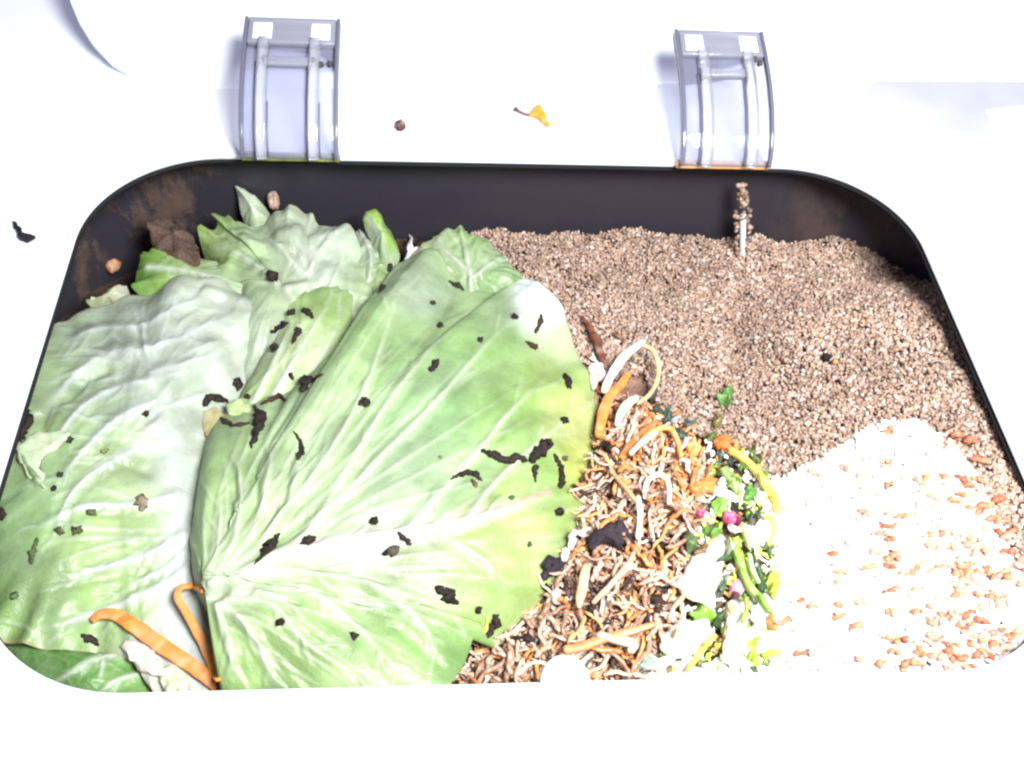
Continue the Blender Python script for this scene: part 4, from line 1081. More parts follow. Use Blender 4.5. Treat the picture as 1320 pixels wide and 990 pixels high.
add_bvh(V2, ff[keep[ff].all(1)])

# ------------------------------------------------------------------ named scraps in the heap
strip('carrot_peel', [(118, 801), (130, 792), (150, 793), (172, 806), (205, 830), (240, 853), (266, 872), (284, 890)], (8, 12, 15, 17, 18, 17, 16, 13), .0012, (0.62, 0.20, 0.045), 'long thick orange carrot strip slanting across the near left corner', 'carrot strip', lift=.0022, jag=0.15, n=12)
strip('carrot_peel', [(282, 876), (268, 842), (254, 814), (239, 788), (229, 770), (233, 758), (248, 756), (262, 762)], (13, 13, 12, 10, 9, 8, 8, 7), .0011, (0.60, 0.23, 0.055), 'thin orange carrot peel bent into a hook beside the leaf base', 'carrot strip', jag=0.15, n=12, lift=.0018, lifts=(.0, .001, .002, .003, .0035, .003, .002, .001))
chunk('stem_piece', [(150, 835), (172, 826), (192, 832), (205, 850), (216, 868), (196, 872), (172, 858)], .003, (0.52, 0.44, 0.40), 'pale pinkish cut stem end under the long carrot strip', 'stem piece')
chunk('stem_piece', [(205, 866), (225, 858), (244, 872), (242, 900), (215, 905)], .0035, (0.45, 0.45, 0.33), 'grey green onion piece below the long carrot strip', 'onion piece')
crumb([(104, 818), (116, 824), (128, 832)], (6, 9, 5), 'black elongated crumb at the tip of the dark green corner leaf')
# withered brown edge of the big leaf
crumb([(262, 524), (272, 513), (288, 516), (296, 520)], (8, 11, 9, 6), 'black soil lump on the withered corner of the big green leaf')
crumb([(300, 497), (308, 492), (306, 505)], (7, 14, 8), 'black pointed crumb above the withered leaf corner')
crumb([(316, 510), (322, 514)], (8, 8), 'small black crumb right of the withered leaf corner')
crumb([(327, 523), (334, 535), (333, 550), (326, 568), (324, 578)], (9, 14, 13, 9, 6), 'dark forked crumb hanging beside the withered leaf corner')
crumb([(336, 522), (348, 517), (360, 511), (369, 517)], (6, 8, 9, 6), 'thin reddish brown stalk reaching right from the withered corner', col=(0.05, 0.02, 0.015))
crumb([(280, 536), (292, 545), (306, 549), (322, 545)], (7, 10, 10, 7), 'dark curved crumb under the withered leaf corner', col=(0.035, 0.022, 0.015))
chunk('leaf_scrap', [(262, 532), (278, 526), (290, 540), (286, 556), (270, 566), (262, 552)], .0012, (0.27, 0.24, 0.12), 'olive brown withered flap at the corner of big leaf', 'leaf scrap', mat='veg')
chunk('leaf_scrap', [(292, 522), (306, 514), (320, 522), (324, 536), (310, 544), (296, 538)], .003, (0.34, 0.44, 0.20), 'small crinkled green flap ringed by black soil', 'leaf scrap', mat='veg')
# soil flecks
C_ = crumb
C_([(350, 430), (358, 424), (372, 416)], (8, 10, 9), 'black crumb lowest in the cluster on the narrow leaf fold')
C_([(376, 404)], 12, 'round black crumb uppermost left in the leaf fold cluster')
C_([(392, 400), (399, 406), (404, 411)], (12, 9, 4), 'black teardrop crumb at right of the leaf fold cluster')
C_([(386, 424), (381, 434), (377, 444)], (12, 11, 5), 'black pointed crumb in the middle of leaf fold cluster')
C_([(355, 449)], 11, 'single black crumb just below the leaf fold cluster')
C_([(350, 360)], 13, 'round black crumb on the frilly leaf above the cluster')
C_([(374, 481), (378, 490)], (7, 6), 'small black crumb left of the three pronged crumb')
C_([(392, 484), (394, 496), (391, 506)], (10, 17, 8), 'middle lump of the three pronged black crumb')
C_([(402, 494), (410, 486), (417, 483)], (6, 8, 5), 'right prong of the three pronged black crumb')
C_([(378, 556), (386, 567), (389, 580), (383, 593)], (5, 6, 7, 9), 'thin black hook shaped stalk on the big green leaf')
C_([(462, 523), (470, 516), (474, 524)], (9, 15, 9), 'squarish black crumb left of centre on the big leaf')
C_([(565, 463), (560, 473), (556, 480)], (8, 11, 6), 'slanting black seed shaped crumb in upper big leaf')
C_([(568, 416), (566, 423)], (7, 9), 'small black crumb above the slanting seed shaped one')
C_([(578, 363), (590, 369), (599, 375)], (6, 8, 6), 'thin dark stalk near the top of the big leaf', col=(0.02, 0.022, 0.014))
C_([(554, 391), (562, 392)], (6, 6), 'tiny dark stalk left of upper big leaf crumbs', col=(0.02, 0.022, 0.014))
C_([(620, 438)], 8, 'small black fleck alone in the upper right of big leaf')
C_([(664, 410)], 9, 'small black fleck just left of the white leaf patch')
C_([(698, 405), (695, 418), (690, 430)], (6, 8, 7), 'thin dark stalk below the white leaf patch', col=(0.035, 0.028, 0.012))
C_([(677, 440), (686, 447), (692, 450)], (7, 10, 7), 'dark brown wedge crumb below the white leaf patch', col=(0.05, 0.022, 0.012))
C_([(728, 482), (733, 495), (736, 502)], (8, 10, 6), 'black upright crumb near the right edge of the big leaf')
C_([(728, 543)], 11, 'round dark crumb on the yellow right edge of big leaf', col=(0.03, 0.02, 0.008))
C_([(620, 581), (636, 588), (652, 594), (668, 590), (680, 594)], (10, 10, 12, 12, 10), 'long black jagged crumb stretched across right of big leaf')
C_([(684, 597), (694, 586), (706, 575), (710, 570)], (13, 17, 14, 9), 'large lumpy black crumb at the right end of jagged one')
C_([(690, 600), (690, 612), (690, 622)], (12, 7, 5), 'small black drip shaped crumb below the jagged crumb')
C_([(714, 585), (722, 600), (724, 616), (722, 630)], (7, 9, 12, 11), 'black leg shaped crumb at far right of jagged crumb')
C_([(725, 590), (732, 593)], (8, 7), 'tiny olive crumb right of the jagged crumb', col=(0.06, 0.06, 0.03))
C_([(581, 618), (592, 612), (604, 610), (614, 614), (622, 620)], (5, 7, 8, 9, 6), 'thin arched black peel left of the jagged crumb')
C_([(608, 618), (614, 628)], (8, 7), 'brown flap under the thin arched peel', col=(0.12, 0.07, 0.04))
C_([(722, 660)], 12, 'black crumb at the outer end of the midrib')
C_([(683, 703)], 9, 'olive fleck in the lower right of the big leaf', col=(0.08, 0.09, 0.03))
C_([(568, 590)], 6, 'tiny green fleck in the middle of big leaf', col=(0.09, 0.15, 0.05))
C_([(660, 642)], 8, 'tiny dark green fleck above the pink midrib', col=(0.06, 0.12, 0.03))
C_([(482, 673)], 11, 'round black crumb just above the midrib')
C_([(513, 686), (521, 694), (531, 702)], (9, 6, 9), 'dumbbell shaped black crumb on the midrib')
C_([(504, 710), (510, 714)], (22, 20), 'large round grey brown soil pellet on the midrib', col=(0.07, 0.06, 0.045), flat=0.8)
C_([(386, 702), (396, 698), (408, 692)], (6, 14, 5), 'black triangular crumb near the base of midrib')
C_([(328, 728), (341, 714), (352, 700), (360, 688)], (7, 12, 17, 12), 'long black wedge crumb on the base of the midrib')
C_([(362, 803)], 10, 'round black fleck on the lower lobe beside its left vein')
C_([(456, 820)], 11, 'round black fleck on the lower lobe beside its long vein')
C_([(561, 757), (574, 764), (584, 774), (590, 780)], (8, 16, 15, 8), 'lumpy black crumb at the tear of the lower lobe')
C_([(614, 784), (620, 790)], (11, 9), 'black crumb at the start of the leaf tear')
C_([(636, 793), (640, 802), (632, 815), (618, 828)], (10, 12, 10, 7), 'black stalk lying in the tear of big leaf edge')
C_([(628, 794), (627, 808), (618, 824)], (5, 6, 5), 'thin yellow stalk in the tear of big leaf edge', col=(0.45, 0.42, 0.06), name='stalk', cat='stalk', mat='veg')
C_([(500, 350), (505, 340)], (7, 6), 'thin black crumb at the top left edge of big leaf')
C_([(495, 368), (489, 378)], (7, 6), 'dark crumb just below the top left edge of big leaf')
C_([(533, 309), (537, 315)], (14, 12), 'black crumb behind the top of the big leaf')
C_([(32, 530), (38, 540), (32, 556), (26, 570)], (10, 14, 10, 8), 'black soil smear along the left rim beside pale leaf')
C_([(2, 655), (0, 670)], (12, 14), 'black soil lump at the extreme left edge')
C_([(186, 533), (190, 535)], (9, 7), 'dark fleck in the middle of the pale left leaf')
C_([(88, 567), (92, 569)], (10, 8), 'dark green fleck on left part of the pale leaf', col=(0.03, 0.045, 0.02))
C_([(74, 612), (80, 615)], (11, 8), 'olive black fleck left of the pale leaf centre', col=(0.03, 0.03, 0.015))
C_([(66, 630), (73, 632)], (10, 8), 'black fleck below the olive black one on pale leaf')
C_([(130, 583), (140, 580)], (13, 10), 'olive pellet in the upper middle of pale leaf', col=(0.16, 0.19, 0.06))
C_([(116, 664), (120, 662)], (10, 9), 'olive fleck paired with another on the pale leaf', col=(0.09, 0.10, 0.04))
C_([(78, 685)], 11, 'dark olive fleck at left of a pair on pale leaf', col=(0.06, 0.07, 0.03))
C_([(102, 684)], 11, 'dark olive fleck at right of a pair on pale leaf', col=(0.07, 0.08, 0.03))
C_([(48, 694), (44, 710), (40, 728)], (6, 7, 6), 'thin upright olive stalk in lower pale leaf', col=(0.07, 0.09, 0.03))
C_([(178, 640), (186, 650), (180, 658)], (9, 13, 9), 'brownish crumb pile in the centre of pale leaf', col=(0.20, 0.16, 0.11))
C_([(20, 768)], 10, 'faint dark green fleck near the lower left of pale leaf', col=(0.08, 0.14, 0.05))
chunk('leaf_scrap', [(92, 560), (60, 585), (52, 612), (60, 632), (48, 622), (28, 596), (22, 580), (40, 562), (60, 555)], .003, (0.40, 0.48, 0.32), 'pale crumpled leaf scrap at left edge of pale leaf', 'leaf scrap', mat='veg', rough=0.3)
chunk('leaf_scrap', [(524, 320), (528, 302), (533, 322), (545, 318), (548, 328), (536, 336), (522, 338)], .004, (0.70, 0.68, 0.68), 'bright white torn bit behind the top of big leaf', 'leaf scrap')
leaf('leaf_scrap', 'dull olive leaf scrap above the pale left leaf', [(112, 396, -.040), (124, 384, -.038), (140, 370, -.036), (154, 364, -.035), (166, 372, -.037), (160, 392, -.042), (130, 402, -.043)], (140, 384, -.037), [], [(130, 385, 20, (0.34, 0.36, 0.22)), (155, 370, 15, (0.44, 0.44, 0.34))], nr=20, ns=80, bulge=.001, ruffle=.003, rfreq=.1, crumple=.004, cfreq=150, cat='leaf scrap', branch=0)
chunk('food_scrap', [(132, 330), (142, 318), (154, 326), (155, 342), (144, 350), (136, 342)], .006, (0.40, 0.17, 0.07), 'orange brown scrap lying in the dark left corner', 'food scrap')
chunk('food_scrap', [(90, 346), (97, 336), (101, 342), (96, 352)], .004, (0.40, 0.33, 0.27), 'tiny beige scrap in the dark left corner near rim', 'food scrap')
chunk('food_scrap', [(72, 392), (78, 386), (82, 392), (76, 398)], .003, (0.34, 0.30, 0.16), 'tiny olive scrap at the left rim above pale leaf', 'food scrap')
chunk('food_scrap', [(344, 256), (352, 250), (360, 256), (358, 268), (348, 266)], .005, (0.35, 0.24, 0.19), 'small brown scrap right of the pointed leaf tip', 'food scrap', base=-.034)
chunk('soil_clump', [(190, 300), (205, 285), (228, 288), (246, 300), (256, 325), (262, 345), (230, 340), (200, 322)], .008, (0.09, 0.056, 0.043), 'brown moist soil clump behind the torn green strip', 'soil clump', mat='soil', rough=0.55)

# ---- the scrap heap's larger pieces
PK = 'veg'
C_([(748, 408), (757, 422), (766, 440), (774, 460), (780, 476)], (8, 9, 10, 11, 10), 'reddish brown stalk pointing up from the top of scrap heap', name='stalk', col=(0.17, 0.055, 0.035), cat='stalk', mat='strand', lump=0.1, lift=1.5)
C_([(790, 430), (800, 436), (806, 444)], (6, 7, 5), 'short brown stalk lying on the grain above the white loop', name='stalk', col=(0.16, 0.07, 0.04), cat='stalk', mat='strand', lump=0.1)
strip('onion_strip', [(778, 506), (790, 480), (806, 458), (826, 442), (830, 440)], (13, 17, 18, 13, 7), .0016, (0.80, 0.76, 0.74), 'bright white onion strip leaning at the top of scrap heap', 'onion strip', mat='veg', lift=.003, lifts=(.002, .005, .007, .006))
strip('onion_strip', [(826, 444), (842, 452), (849, 472), (846, 494), (836, 510), (822, 520)], (7, 9, 9, 8, 8, 7), .0014, (0.56, 0.40, 0.20), 'translucent tan onion loop right of the white strip', 'onion strip', mat='veg', lift=.003, lifts=(.006, .006, .004, .003, .001))
strip('onion_strip', [(795, 548), (802, 530), (814, 516), (822, 512)], (11, 17, 17, 10), .0016, (0.82, 0.78, 0.76), 'short bright white onion strip below the loop', 'onion strip', mat='veg', lift=.004, lifts=(.002, .004, .003))
chunk('onion_strip', [(760, 474), (775, 470), (782, 484), (772, 492), (766, 502), (760, 492)], .004, (0.74, 0.68, 0.66), 'white bent onion bit touching the big leaf edge', 'onion strip')
strip('carrot_strip', [(772, 562), (776, 538), (786, 512), (800, 496), (812, 480)], (17, 22, 22, 18, 11), .0020, (0.62, 0.22, 0.05), 'wide orange peel under the bright white onion strip', 'carrot strip', lift=.002, lifts=(0, .002, .003, .003))
strip('carrot_strip', [(800, 592), (815, 572), (832, 556), (846, 544)], (14, 17, 15, 9), .0020, (0.56, 0.19, 0.05), 'orange brown peel right of the short white strip', 'carrot strip', lift=.003)
strip('carrot_strip', [(812, 586), (830, 566), (846, 554), (862, 552), (872, 566), (878, 590)], (9, 11, 12, 11, 11, 8), .0020, (0.70, 0.32, 0.10), 'bright orange strip arching over the top of scraps', 'carrot strip', lift=.005, lifts=(0, .002, .003, .002, 0))
strip('onion_strip', [(812, 585), (830, 568), (848, 556)], (8, 12, 9), .0014, (0.82, 0.72, 0.58), 'pale glossy strip on the orange arch of scraps', 'onion strip', mat='veg', lift=.0085)
strip('carrot_strip', [(786, 606), (800, 622), (815, 640), (828, 660)], (7, 8, 8, 6), .0016, (0.52, 0.28, 0.13), 'thin tan strip sloping down the middle of scraps', 'carrot strip', lift=.005)
strip('onion_strip', [(822, 640), (825, 665), (822, 695)], (10, 11, 9), .0016, (0.80, 0.74, 0.70), 'upright white strip in the middle of scrap heap', 'onion strip', mat='veg', lift=.006)
strip('onion_strip', [(830, 636), (836, 618), (852, 612), (862, 626), (862, 650)], (9, 10, 10, 10, 8), .0018, (0.76, 0.66, 0.48), 'cream hook shaped strip arching in the middle of scrap heap', 'onion strip', mat='veg', lift=.006)
chunk('carrot_piece', [(888, 628), (910, 618), (924, 620), (922, 632), (900, 638), (888, 636)], .005, (0.68, 0.20, 0.05), 'orange carrot stick just left of the green pod piece', 'carrot piece', mat='carrot')
chunk('carrot_piece', [(882, 574), (892, 566), (903, 572), (904, 584), (890, 588)], .005, (0.72, 0.36, 0.10), 'golden orange chunk left of the orange red chunk', 'carrot piece', mat='carrot')
chunk('carrot_piece', [(920, 568), (930, 560), (942, 568), (940, 578), (926, 580)], .005, (0.66, 0.16, 0.04), 'bright orange red chunk at the top of the greens', 'carrot piece', mat='carrot')
chunk('peel_piece', [(757, 690), (766, 682), (785, 676), (800, 674), (810, 690), (826, 700), (820, 703), (806, 698), (800, 706), (785, 702), (766, 706), (760, 700)], .006, (0.028, 0.018, 0.026), 'large dark purple peel lump in the scrap heap', 'peel', mat='soil')
C_([(764, 702), (764, 716)], (10, 8), 'dark crumb hanging below the purple peel lump')
C_([(778, 578), (786, 576), (788, 584)], (11, 14, 8), 'black crumb at the upper left of scrap heap')
C_([(848, 718), (852, 706), (856, 698)], (9, 11, 5), 'black slanted crumb right of the purple peel lump')
C_([(698, 748), (712, 734), (724, 724)], (18, 24, 14), 'dark violet soil clump beside the big leaf edge', col=(0.03, 0.02, 0.028))
C_([(700, 760), (708, 758)], (14, 12), 'black soil lump under the dark violet clump')
C_([(840, 768), (848, 780), (846, 792)], (14, 18, 12), 'dark brown mush right in the lower scrap heap', col=(0.04, 0.02, 0.015))
C_([(770, 775), (762, 790), (754, 802)], (11, 13, 10), 'black slanted gap crumb in the lower scrap heap')
C_([(724, 778), (735, 786), (742, 780)], (8, 8, 6), 'black thin crumb crossing the tan peel')
C_([(660, 822), (678, 824), (690, 826)], (10, 13, 9), 'black soil crumb in the near left of scraps')
C_([(610, 860), (616, 866)], (10, 9), 'small black crumb near the rim left of the knob')
C_([(584, 880), (590, 882)], (12, 10), 'black lump where big leaf meets the near rim')
strip('peel_strip', [(756, 728), (752, 750), (748, 770), (746, 784)], (14, 20, 18, 8), .0018, (0.54, 0.34, 0.20), 'broad tan peel pointing down in the scrap heap', 'peel', mat='strand', lift=.006)
strip('peel_strip', [(764, 778), (785, 756), (806, 732), (818, 712)], (8, 10, 10, 7), .0018, (0.62, 0.38, 0.24), 'long tan strip slanting up to the purple peel', 'peel', mat='strand', lift=.007)
strip('peel_strip', [(727, 838), (756, 832), (785, 822), (820, 812), (846, 804)], (16, 18, 15, 13, 8), .0022, (0.58, 0.26, 0.11), 'wide orange brown peel just behind the white knob', 'peel', mat='strand', lift=.006)
strip('peel_strip', [(770, 818), (790, 824), (815, 830), (812, 842)], (14, 18, 20, 12), .002, (0.60, 0.42, 0.32), 'pale curled peel right of the white knob', 'peel', mat='strand', lift=.0065)
strip('peel_strip', [(862, 800), (868, 784), (880, 770), (890, 752)], (7, 8, 9, 6), .0018, (0.56, 0.30, 0.16), 'thin tan strip at right edge of lower scraps', 'peel', mat='strand', lift=.006)
chunk('onion_piece', [(708, 768), (716, 758), (724, 764), (722, 778), (712, 778)], .004, (0.60, 0.48, 0.44), 'pinkish bead shaped bit beside the dark clump', 'onion piece')
chunk('onion_piece', [(722, 714), (728, 706), (734, 712), (732, 722), (725, 722)], .004, (0.66, 0.58, 0.56), 'small pale bit near the big leaf lower edge', 'onion piece')
chunk('onion_piece', [(732, 696), (738, 690), (742, 700), (738, 708), (732, 706)], .004, (0.72, 0.70, 0.74), 'small white bit above the pale one at leaf edge', 'onion piece')

rs = np.random.default_rng(52)
placed = 0
while placed < 290:
    q = np.array([[rs.uniform(570, 915), rs.uniform(450, 895)]])
    if not (inside(SCRAP, q)[0] and inside(SCRAP, q - [[20, 0]])[0] and inside(SCRAP, q - [[10, 14]])[0]): continue
    qx, qy = q[0]; p = at1(qx, qy, -0.039); p[2] = H(p[0], p[1]) + rs.uniform(0.0030, 0.0085)
    kind = shred_kind(qx, qy); nm, lb = slabel[kind]
    o = bpy.data.objects.new(nm, SM[kind][rs.integers(0, len(SM[kind]))]); COL.objects.link(o)
    o.location = p; yw = rs.normal(0.9, 0.7) if rs.random() < 0.6 else rs.uniform(0, 6.28)
    o.rotation_euler = (rs.uniform(-0.4, 0.4), rs.uniform(-0.22, 0.22), yw); s_ = rs.uniform(0.75, 1.15); o.scale = (s_, s_, s_)
    zone = ('at the top of the scrap heap' if qy < 560 else 'against the near rim right of the white knob' if qy > 800 and qx > 730 else
            'against the near rim left of the white knob' if qy > 800 else 'beside the chopped greens' if qx > 850 else
            'along the big cabbage leaf edge' if qx < 790 - 0.25 * (qy - 560) else 'in the middle of the scrap heap')
    shp = ['stubby', 'short', 'medium', 'long', 'lengthy'][[m.name for m in SM[kind]].index(o.data.name) % 5]
    aa = yw % math.pi; way = 'crosswise' if aa < 0.5 or aa > 2.64 else 'rightward leaning' if aa < 1.3 else 'upright' if aa < 1.84 else 'leftward leaning'
    tag(o, shp + ' ' + way + ' ' + lb + ' ' + zone, 'vegetable shred', kind + ' shreds in the scrap heap'); placed += 1

# ------------------------------------------------------------------ chopped greens and white pieces between scraps and rice
G1 = (0.10, 0.24, 0.03); G2 = (0.20, 0.40, 0.04); GY = (0.44, 0.52, 0.06); G3 = (0.035, 0.085, 0.03); YW = (0.78, 0.62, 0.06)
def bit(poly, col, label, h=.0035, cat='green scrap', name='green_scrap', **k):
    return chunk(name, poly, h, col, label, cat, **k)
W_ = (0.84, 0.83, 0.82)
def leafbit(poly, col, label, crump=.0035, cat='green scrap', name='green_scrap'):
    c = np.mean(poly, axis=0); z = surf(*c)[0][2] + .0015; sd = int(rng.integers(1e5))
    ext = np.ptp(np.array(poly, float), axis=0).max(); col = np.array(col)
    return leaf(name, label, [(p[0], p[1], z + rng.normal(0, .0012)) for p in poly], (c[0], c[1], z + .001), [([tuple(poly[0]), tuple(c), tuple(poly[len(poly) // 2])], 2.2, 1.6, .0006)],
        [(poly[0][0], poly[0][1], ext * .5, col * 0.75), (poly[len(poly) // 2][0], poly[len(poly) // 2][1], ext * .5, col * 1.35), (c[0], c[1], ext * .4, col)], nr=12, ns=44, bulge=.0022, ruffle=.004, rfreq=.22, crumple=crump, cfreq=260,
        thick=.0005, seed=sd, branch=0, cat=cat, ragged=1.6, vein_col=tuple(np.clip(col * 1.5 + 0.08, 0, 0.7)))
_bit = bit
def bit(poly, col, label, h=.0035, cat='green scrap', name='green_scrap', **k):
    if name == 'green_scrap' and h < .005:
        return leafbit(poly, col, label)
    k['rough'] = max(0.30, k.get('rough', 0.1)) if name != 'radish_bit' else 0.2
    return _bit(poly, col, label, h * 0.8, cat, name, **k)
# fine chopped bits that fill the band between the scraps and the rice
rs = np.random.default_rng(57)
BAND = [(905, 575), (950, 575), (1000, 630), (1008, 700), (1015, 760), (1010, 830), (985, 880), (830, 885), (850, 820), (880, 740), (900, 690), (915, 640), (905, 600)]
MV, MF, MC, off, cnt = [], [], [], 0, 0
bc = [((0.12, 0.24, 0.04), .13), ((0.28, 0.42, 0.07), .14), ((0.58, 0.55, 0.10), .13), ((0.82, 0.80, 0.78), .44), ((0.60, 0.25, 0.07), .08), ((0.36, 0.22, 0.13), .05), ((0.06, 0.09, 0.03), .03)]
while cnt < 520:
    q = np.array([[rs.uniform(825, 1020), rs.uniform(570, 890)]])
    if not inside(BAND, q)[0]: continue
    p = at1(q[0, 0], q[0, 1], -0.042); p[2] = H(p[0], p[1]) + rs.uniform(0.0, 0.0040)
    V, F = strand_mesh(int(rs.integers(200, 260))); R = yaw_rot(1, rs, 0.8)[0]
    V = V * np.array([0.55, 1.3, 1.2]) * rs.uniform(0.5, 1.0) @ R.T + p
    c = np.array(bc[rs.choice(7, p=[b[1] for b in bc])][0]) * rs.uniform(0.8, 1.25)
    MV.append(V); MC.append(np.broadcast_to(c, (len(V), 3))); MF += [tuple(i + off for i in f) for f in F]; off += len(V); cnt += 1
o = mesh_obj('chopped_scraps', np.concatenate(MV), MF, M['strand'], None, np.concatenate(MC)); fix_normals(o)
tag(o, 'fine chopped green and white scraps between the shreds and the rice', None, kind='stuff')
bit([(876, 772), (870, 756), (884, 736), (900, 716), (912, 700), (908, 690), (920, 686), (934, 694), (936, 712), (934, 735), (926, 760), (918, 778), (900, 776)], W_, 'largest irregular white piece left of the green leaves', .008, 'white food piece', 'white_piece', rough=0.08)
bit([(852, 838), (858, 815), (876, 800), (900, 797), (914, 805), (918, 822), (906, 840), (884, 848), (864, 850)], W_, 'rounded white piece right of the lower scraps', .008, 'white food piece', 'white_piece', rough=0.06)
bit([(836, 862), (850, 848), (880, 852), (905, 860), (930, 868), (925, 890), (840, 895)], W_, 'flat white piece along the near rim by the greens', .006, 'white food piece', 'white_piece', rough=0.06)
bit([(964, 690), (970, 666), (984, 662), (990, 680), (984, 704), (970, 708)], W_, 'oval white piece between pink bit and yellow strand', .006, 'white food piece', 'white_piece', rough=0.06)
bit([(965, 780), (980, 772), (992, 785), (988, 805), (972, 806)], W_, 'white piece below the yellow green leaf', .006, 'white food piece', 'white_piece', rough=0.06)
bit([(940, 775), (955, 768), (964, 785), (960, 830), (945, 860), (925, 850), (935, 820)], W_, 'long white piece left of the lowest green sprig', .006, 'white food piece', 'white_piece', rough=0.06)
bit([(990, 820), (996, 800), (1010, 795), (1016, 815), (1008, 832)], W_, 'small white piece beside the yellow chunk', .005, 'white food piece', 'white_piece', rough=0.06)
bit([(972, 628), (982, 616), (992, 630), (990, 655), (978, 655)], W_, 'white piece inside the yellow strand arc', .005, 'white food piece', 'white_piece', rough=0.06)
bit([(916, 632), (932, 628), (950, 642), (955, 655), (940, 650)], W_, 'white curved piece above the green ball', .005, 'white food piece', 'white_piece', rough=0.06)
bit([(924, 622), (932, 614), (936, 624), (930, 632)], W_, 'small white bit at the end of the carrot stick', .004, 'white food piece', 'white_piece')
for k, (cx, cy, r, c, lb) in enumerate([
    (842, 510, 9, (0.03, 0.035, 0.04), 'dark teal leaf bit at top right of the loop'), (848, 530, 10, (0.03, 0.07, 0.05), 'dark teal leaf bit below the first one'), (862, 538, 9, (0.03, 0.075, 0.06), 'dark teal leaf bit in the middle of the row'),
    (876, 560, 11, (0.04, 0.08, 0.055), 'dark teal leaf bit lowest in the row'), (888, 548, 8, (0.06, 0.10, 0.08), 'dark teal leaf bit at right of the row'), (868, 546, 6, (0.62, 0.66, 0.68), 'tiny pale bit among the dark teal leaves')]):
    a = rng.random() * 6
    bit([(cx + r * (0.7 + 0.5 * rng.random()) * math.cos(a + q * 1.05), cy + r * (0.7 + 0.5 * rng.random()) * math.sin(a + q * 1.05)) for q in range(6)], c, lb, .004, rough=0.3)
bit([(925, 512), (932, 502), (940, 492), (948, 496), (944, 510), (940, 524), (932, 526), (928, 520)], (0.11, 0.24, 0.06), 'small green sprig alone on the brown grain', .004, rough=0.3)
bit([(918, 545), (924, 534), (932, 536), (930, 548), (922, 552)], (0.20, 0.18, 0.05), 'olive leaf bit below the lone green sprig', .0035, rough=0.3)
bit([(905, 570), (912, 558), (922, 556), (924, 568), (914, 576)], (0.09, 0.12, 0.02), 'dark olive bit left of the orange red chunk', .0035, rough=0.3)
bit([(922, 585), (930, 578), (936, 588), (928, 594)], (0.10, 0.16, 0.13), 'dark bit under the orange red chunk', .004, rough=0.3)
bit([(934, 595), (940, 588), (946, 594), (942, 602), (935, 602)], (0.03, 0.035, 0.03), 'black round bit left of the yellow strand', .004)
bit([(962, 580), (970, 576), (976, 590), (984, 596), (976, 600), (966, 594)], (0.10, 0.13, 0.03), 'olive leaf bit right of the yellow strand start', .0035, rough=0.25)
bit([(926, 606), (936, 602), (950, 616), (958, 632), (950, 640), (938, 628)], (0.20, 0.29, 0.09), 'dull green pod piece at centre of the greens', .005)
bit([(954, 640), (962, 630), (972, 622), (972, 640), (964, 654), (955, 654)], (0.09, 0.24, 0.03), 'bright green leaf bit right of the pod piece', .004, rough=0.2)
bit([(916, 652), (924, 642), (934, 644), (940, 654), (934, 662), (922, 664)], (0.14, 0.32, 0.04), 'round glossy green bit left of the pink bit', .006)
bit([(940, 648), (950, 652), (952, 664), (942, 662)], (0.02, 0.03, 0.015), 'black leaf bit above the pink bit', .004)
bit([(930, 668), (936, 660), (946, 662), (950, 672), (940, 678)], (0.62, 0.07, 0.20), 'shiny pink radish bit among the greens', .006, 'radish bit', 'radish_bit')
bit([(948, 668), (953, 662), (955, 674), (948, 677)], (0.20, 0.01, 0.05), 'dark magenta bit touching the pink radish bit', .005, 'radish bit', 'radish_bit')
bit([(896, 662), (904, 654), (910, 660), (904, 670)], (0.35, 0.05, 0.12), 'dull magenta bit left of the green ball', .005, 'radish bit', 'radish_bit')
bit([(902, 670), (910, 660), (916, 668), (908, 676)], (0.74, 0.56, 0.60), 'pale pink bit below the dull magenta one', .004, 'radish bit', 'radish_bit')
bit([(940, 754), (950, 748), (960, 756), (956, 768), (944, 764)], (0.58, 0.30, 0.40), 'pale violet pink bit beside the green stalks', .005, 'radish bit', 'radish_bit')
bit([(944, 764), (954, 766), (952, 772), (944, 770)], (0.10, 0.015, 0.03), 'dark red bit under the violet pink one', .004, 'radish bit', 'radish_bit')
bit([(880, 690), (890, 684), (900, 694), (900, 706), (888, 712), (882, 702)], (0.09, 0.14, 0.05), 'dark green leaf piece left of the largest white piece', .004, rough=0.2)
bit([(906, 686), (916, 678), (926, 682), (930, 688), (918, 692)], (0.12, 0.26, 0.03), 'green leaf piece above the largest white piece', .004, rough=0.2)
bit([(894, 712), (904, 702), (914, 704), (906, 716), (898, 720)], (0.15, 0.08, 0.02), 'brown stalk piece at the top left of white piece', .004)
bit([(972, 662), (978, 656), (982, 668), (974, 676)], (0.03, 0.05, 0.02), 'dark bit above the oval white piece', .004)
strip('stalk', [(937, 694), (940, 708), (934, 718), (926, 722)], (6, 9, 7, 5), .002, G3, 'dark green bent stalk right of the largest white piece', 'stalk', mat='veg', lift=.004)
strip('stalk', [(938, 740), (932, 756), (926, 770)], (7, 11, 9), .003, (0.045, 0.09, 0.035), 'dark green stick across the edge of white piece', 'stalk', mat='veg', lift=.006)
strip('stalk', [(948, 706), (958, 730), (966, 756), (980, 772), (992, 790)], (14, 20, 15, 9, 6), .003, (0.24, 0.44, 0.05), 'long light green stalk running down the greens', 'stalk', mat='veg', lift=.005)
strip('stalk', [(966, 715), (970, 735), (978, 752)], (6, 8, 5), .002, (0.62, 0.70, 0.30), 'thin pale vein lying on the green stalk', 'stalk', mat='veg', lift=.0095)
bit([(972, 716), (980, 722), (984, 745), (988, 758), (978, 752), (972, 735)], G3, 'dark green leaf right of the long green stalk', .0035, rough=0.2)
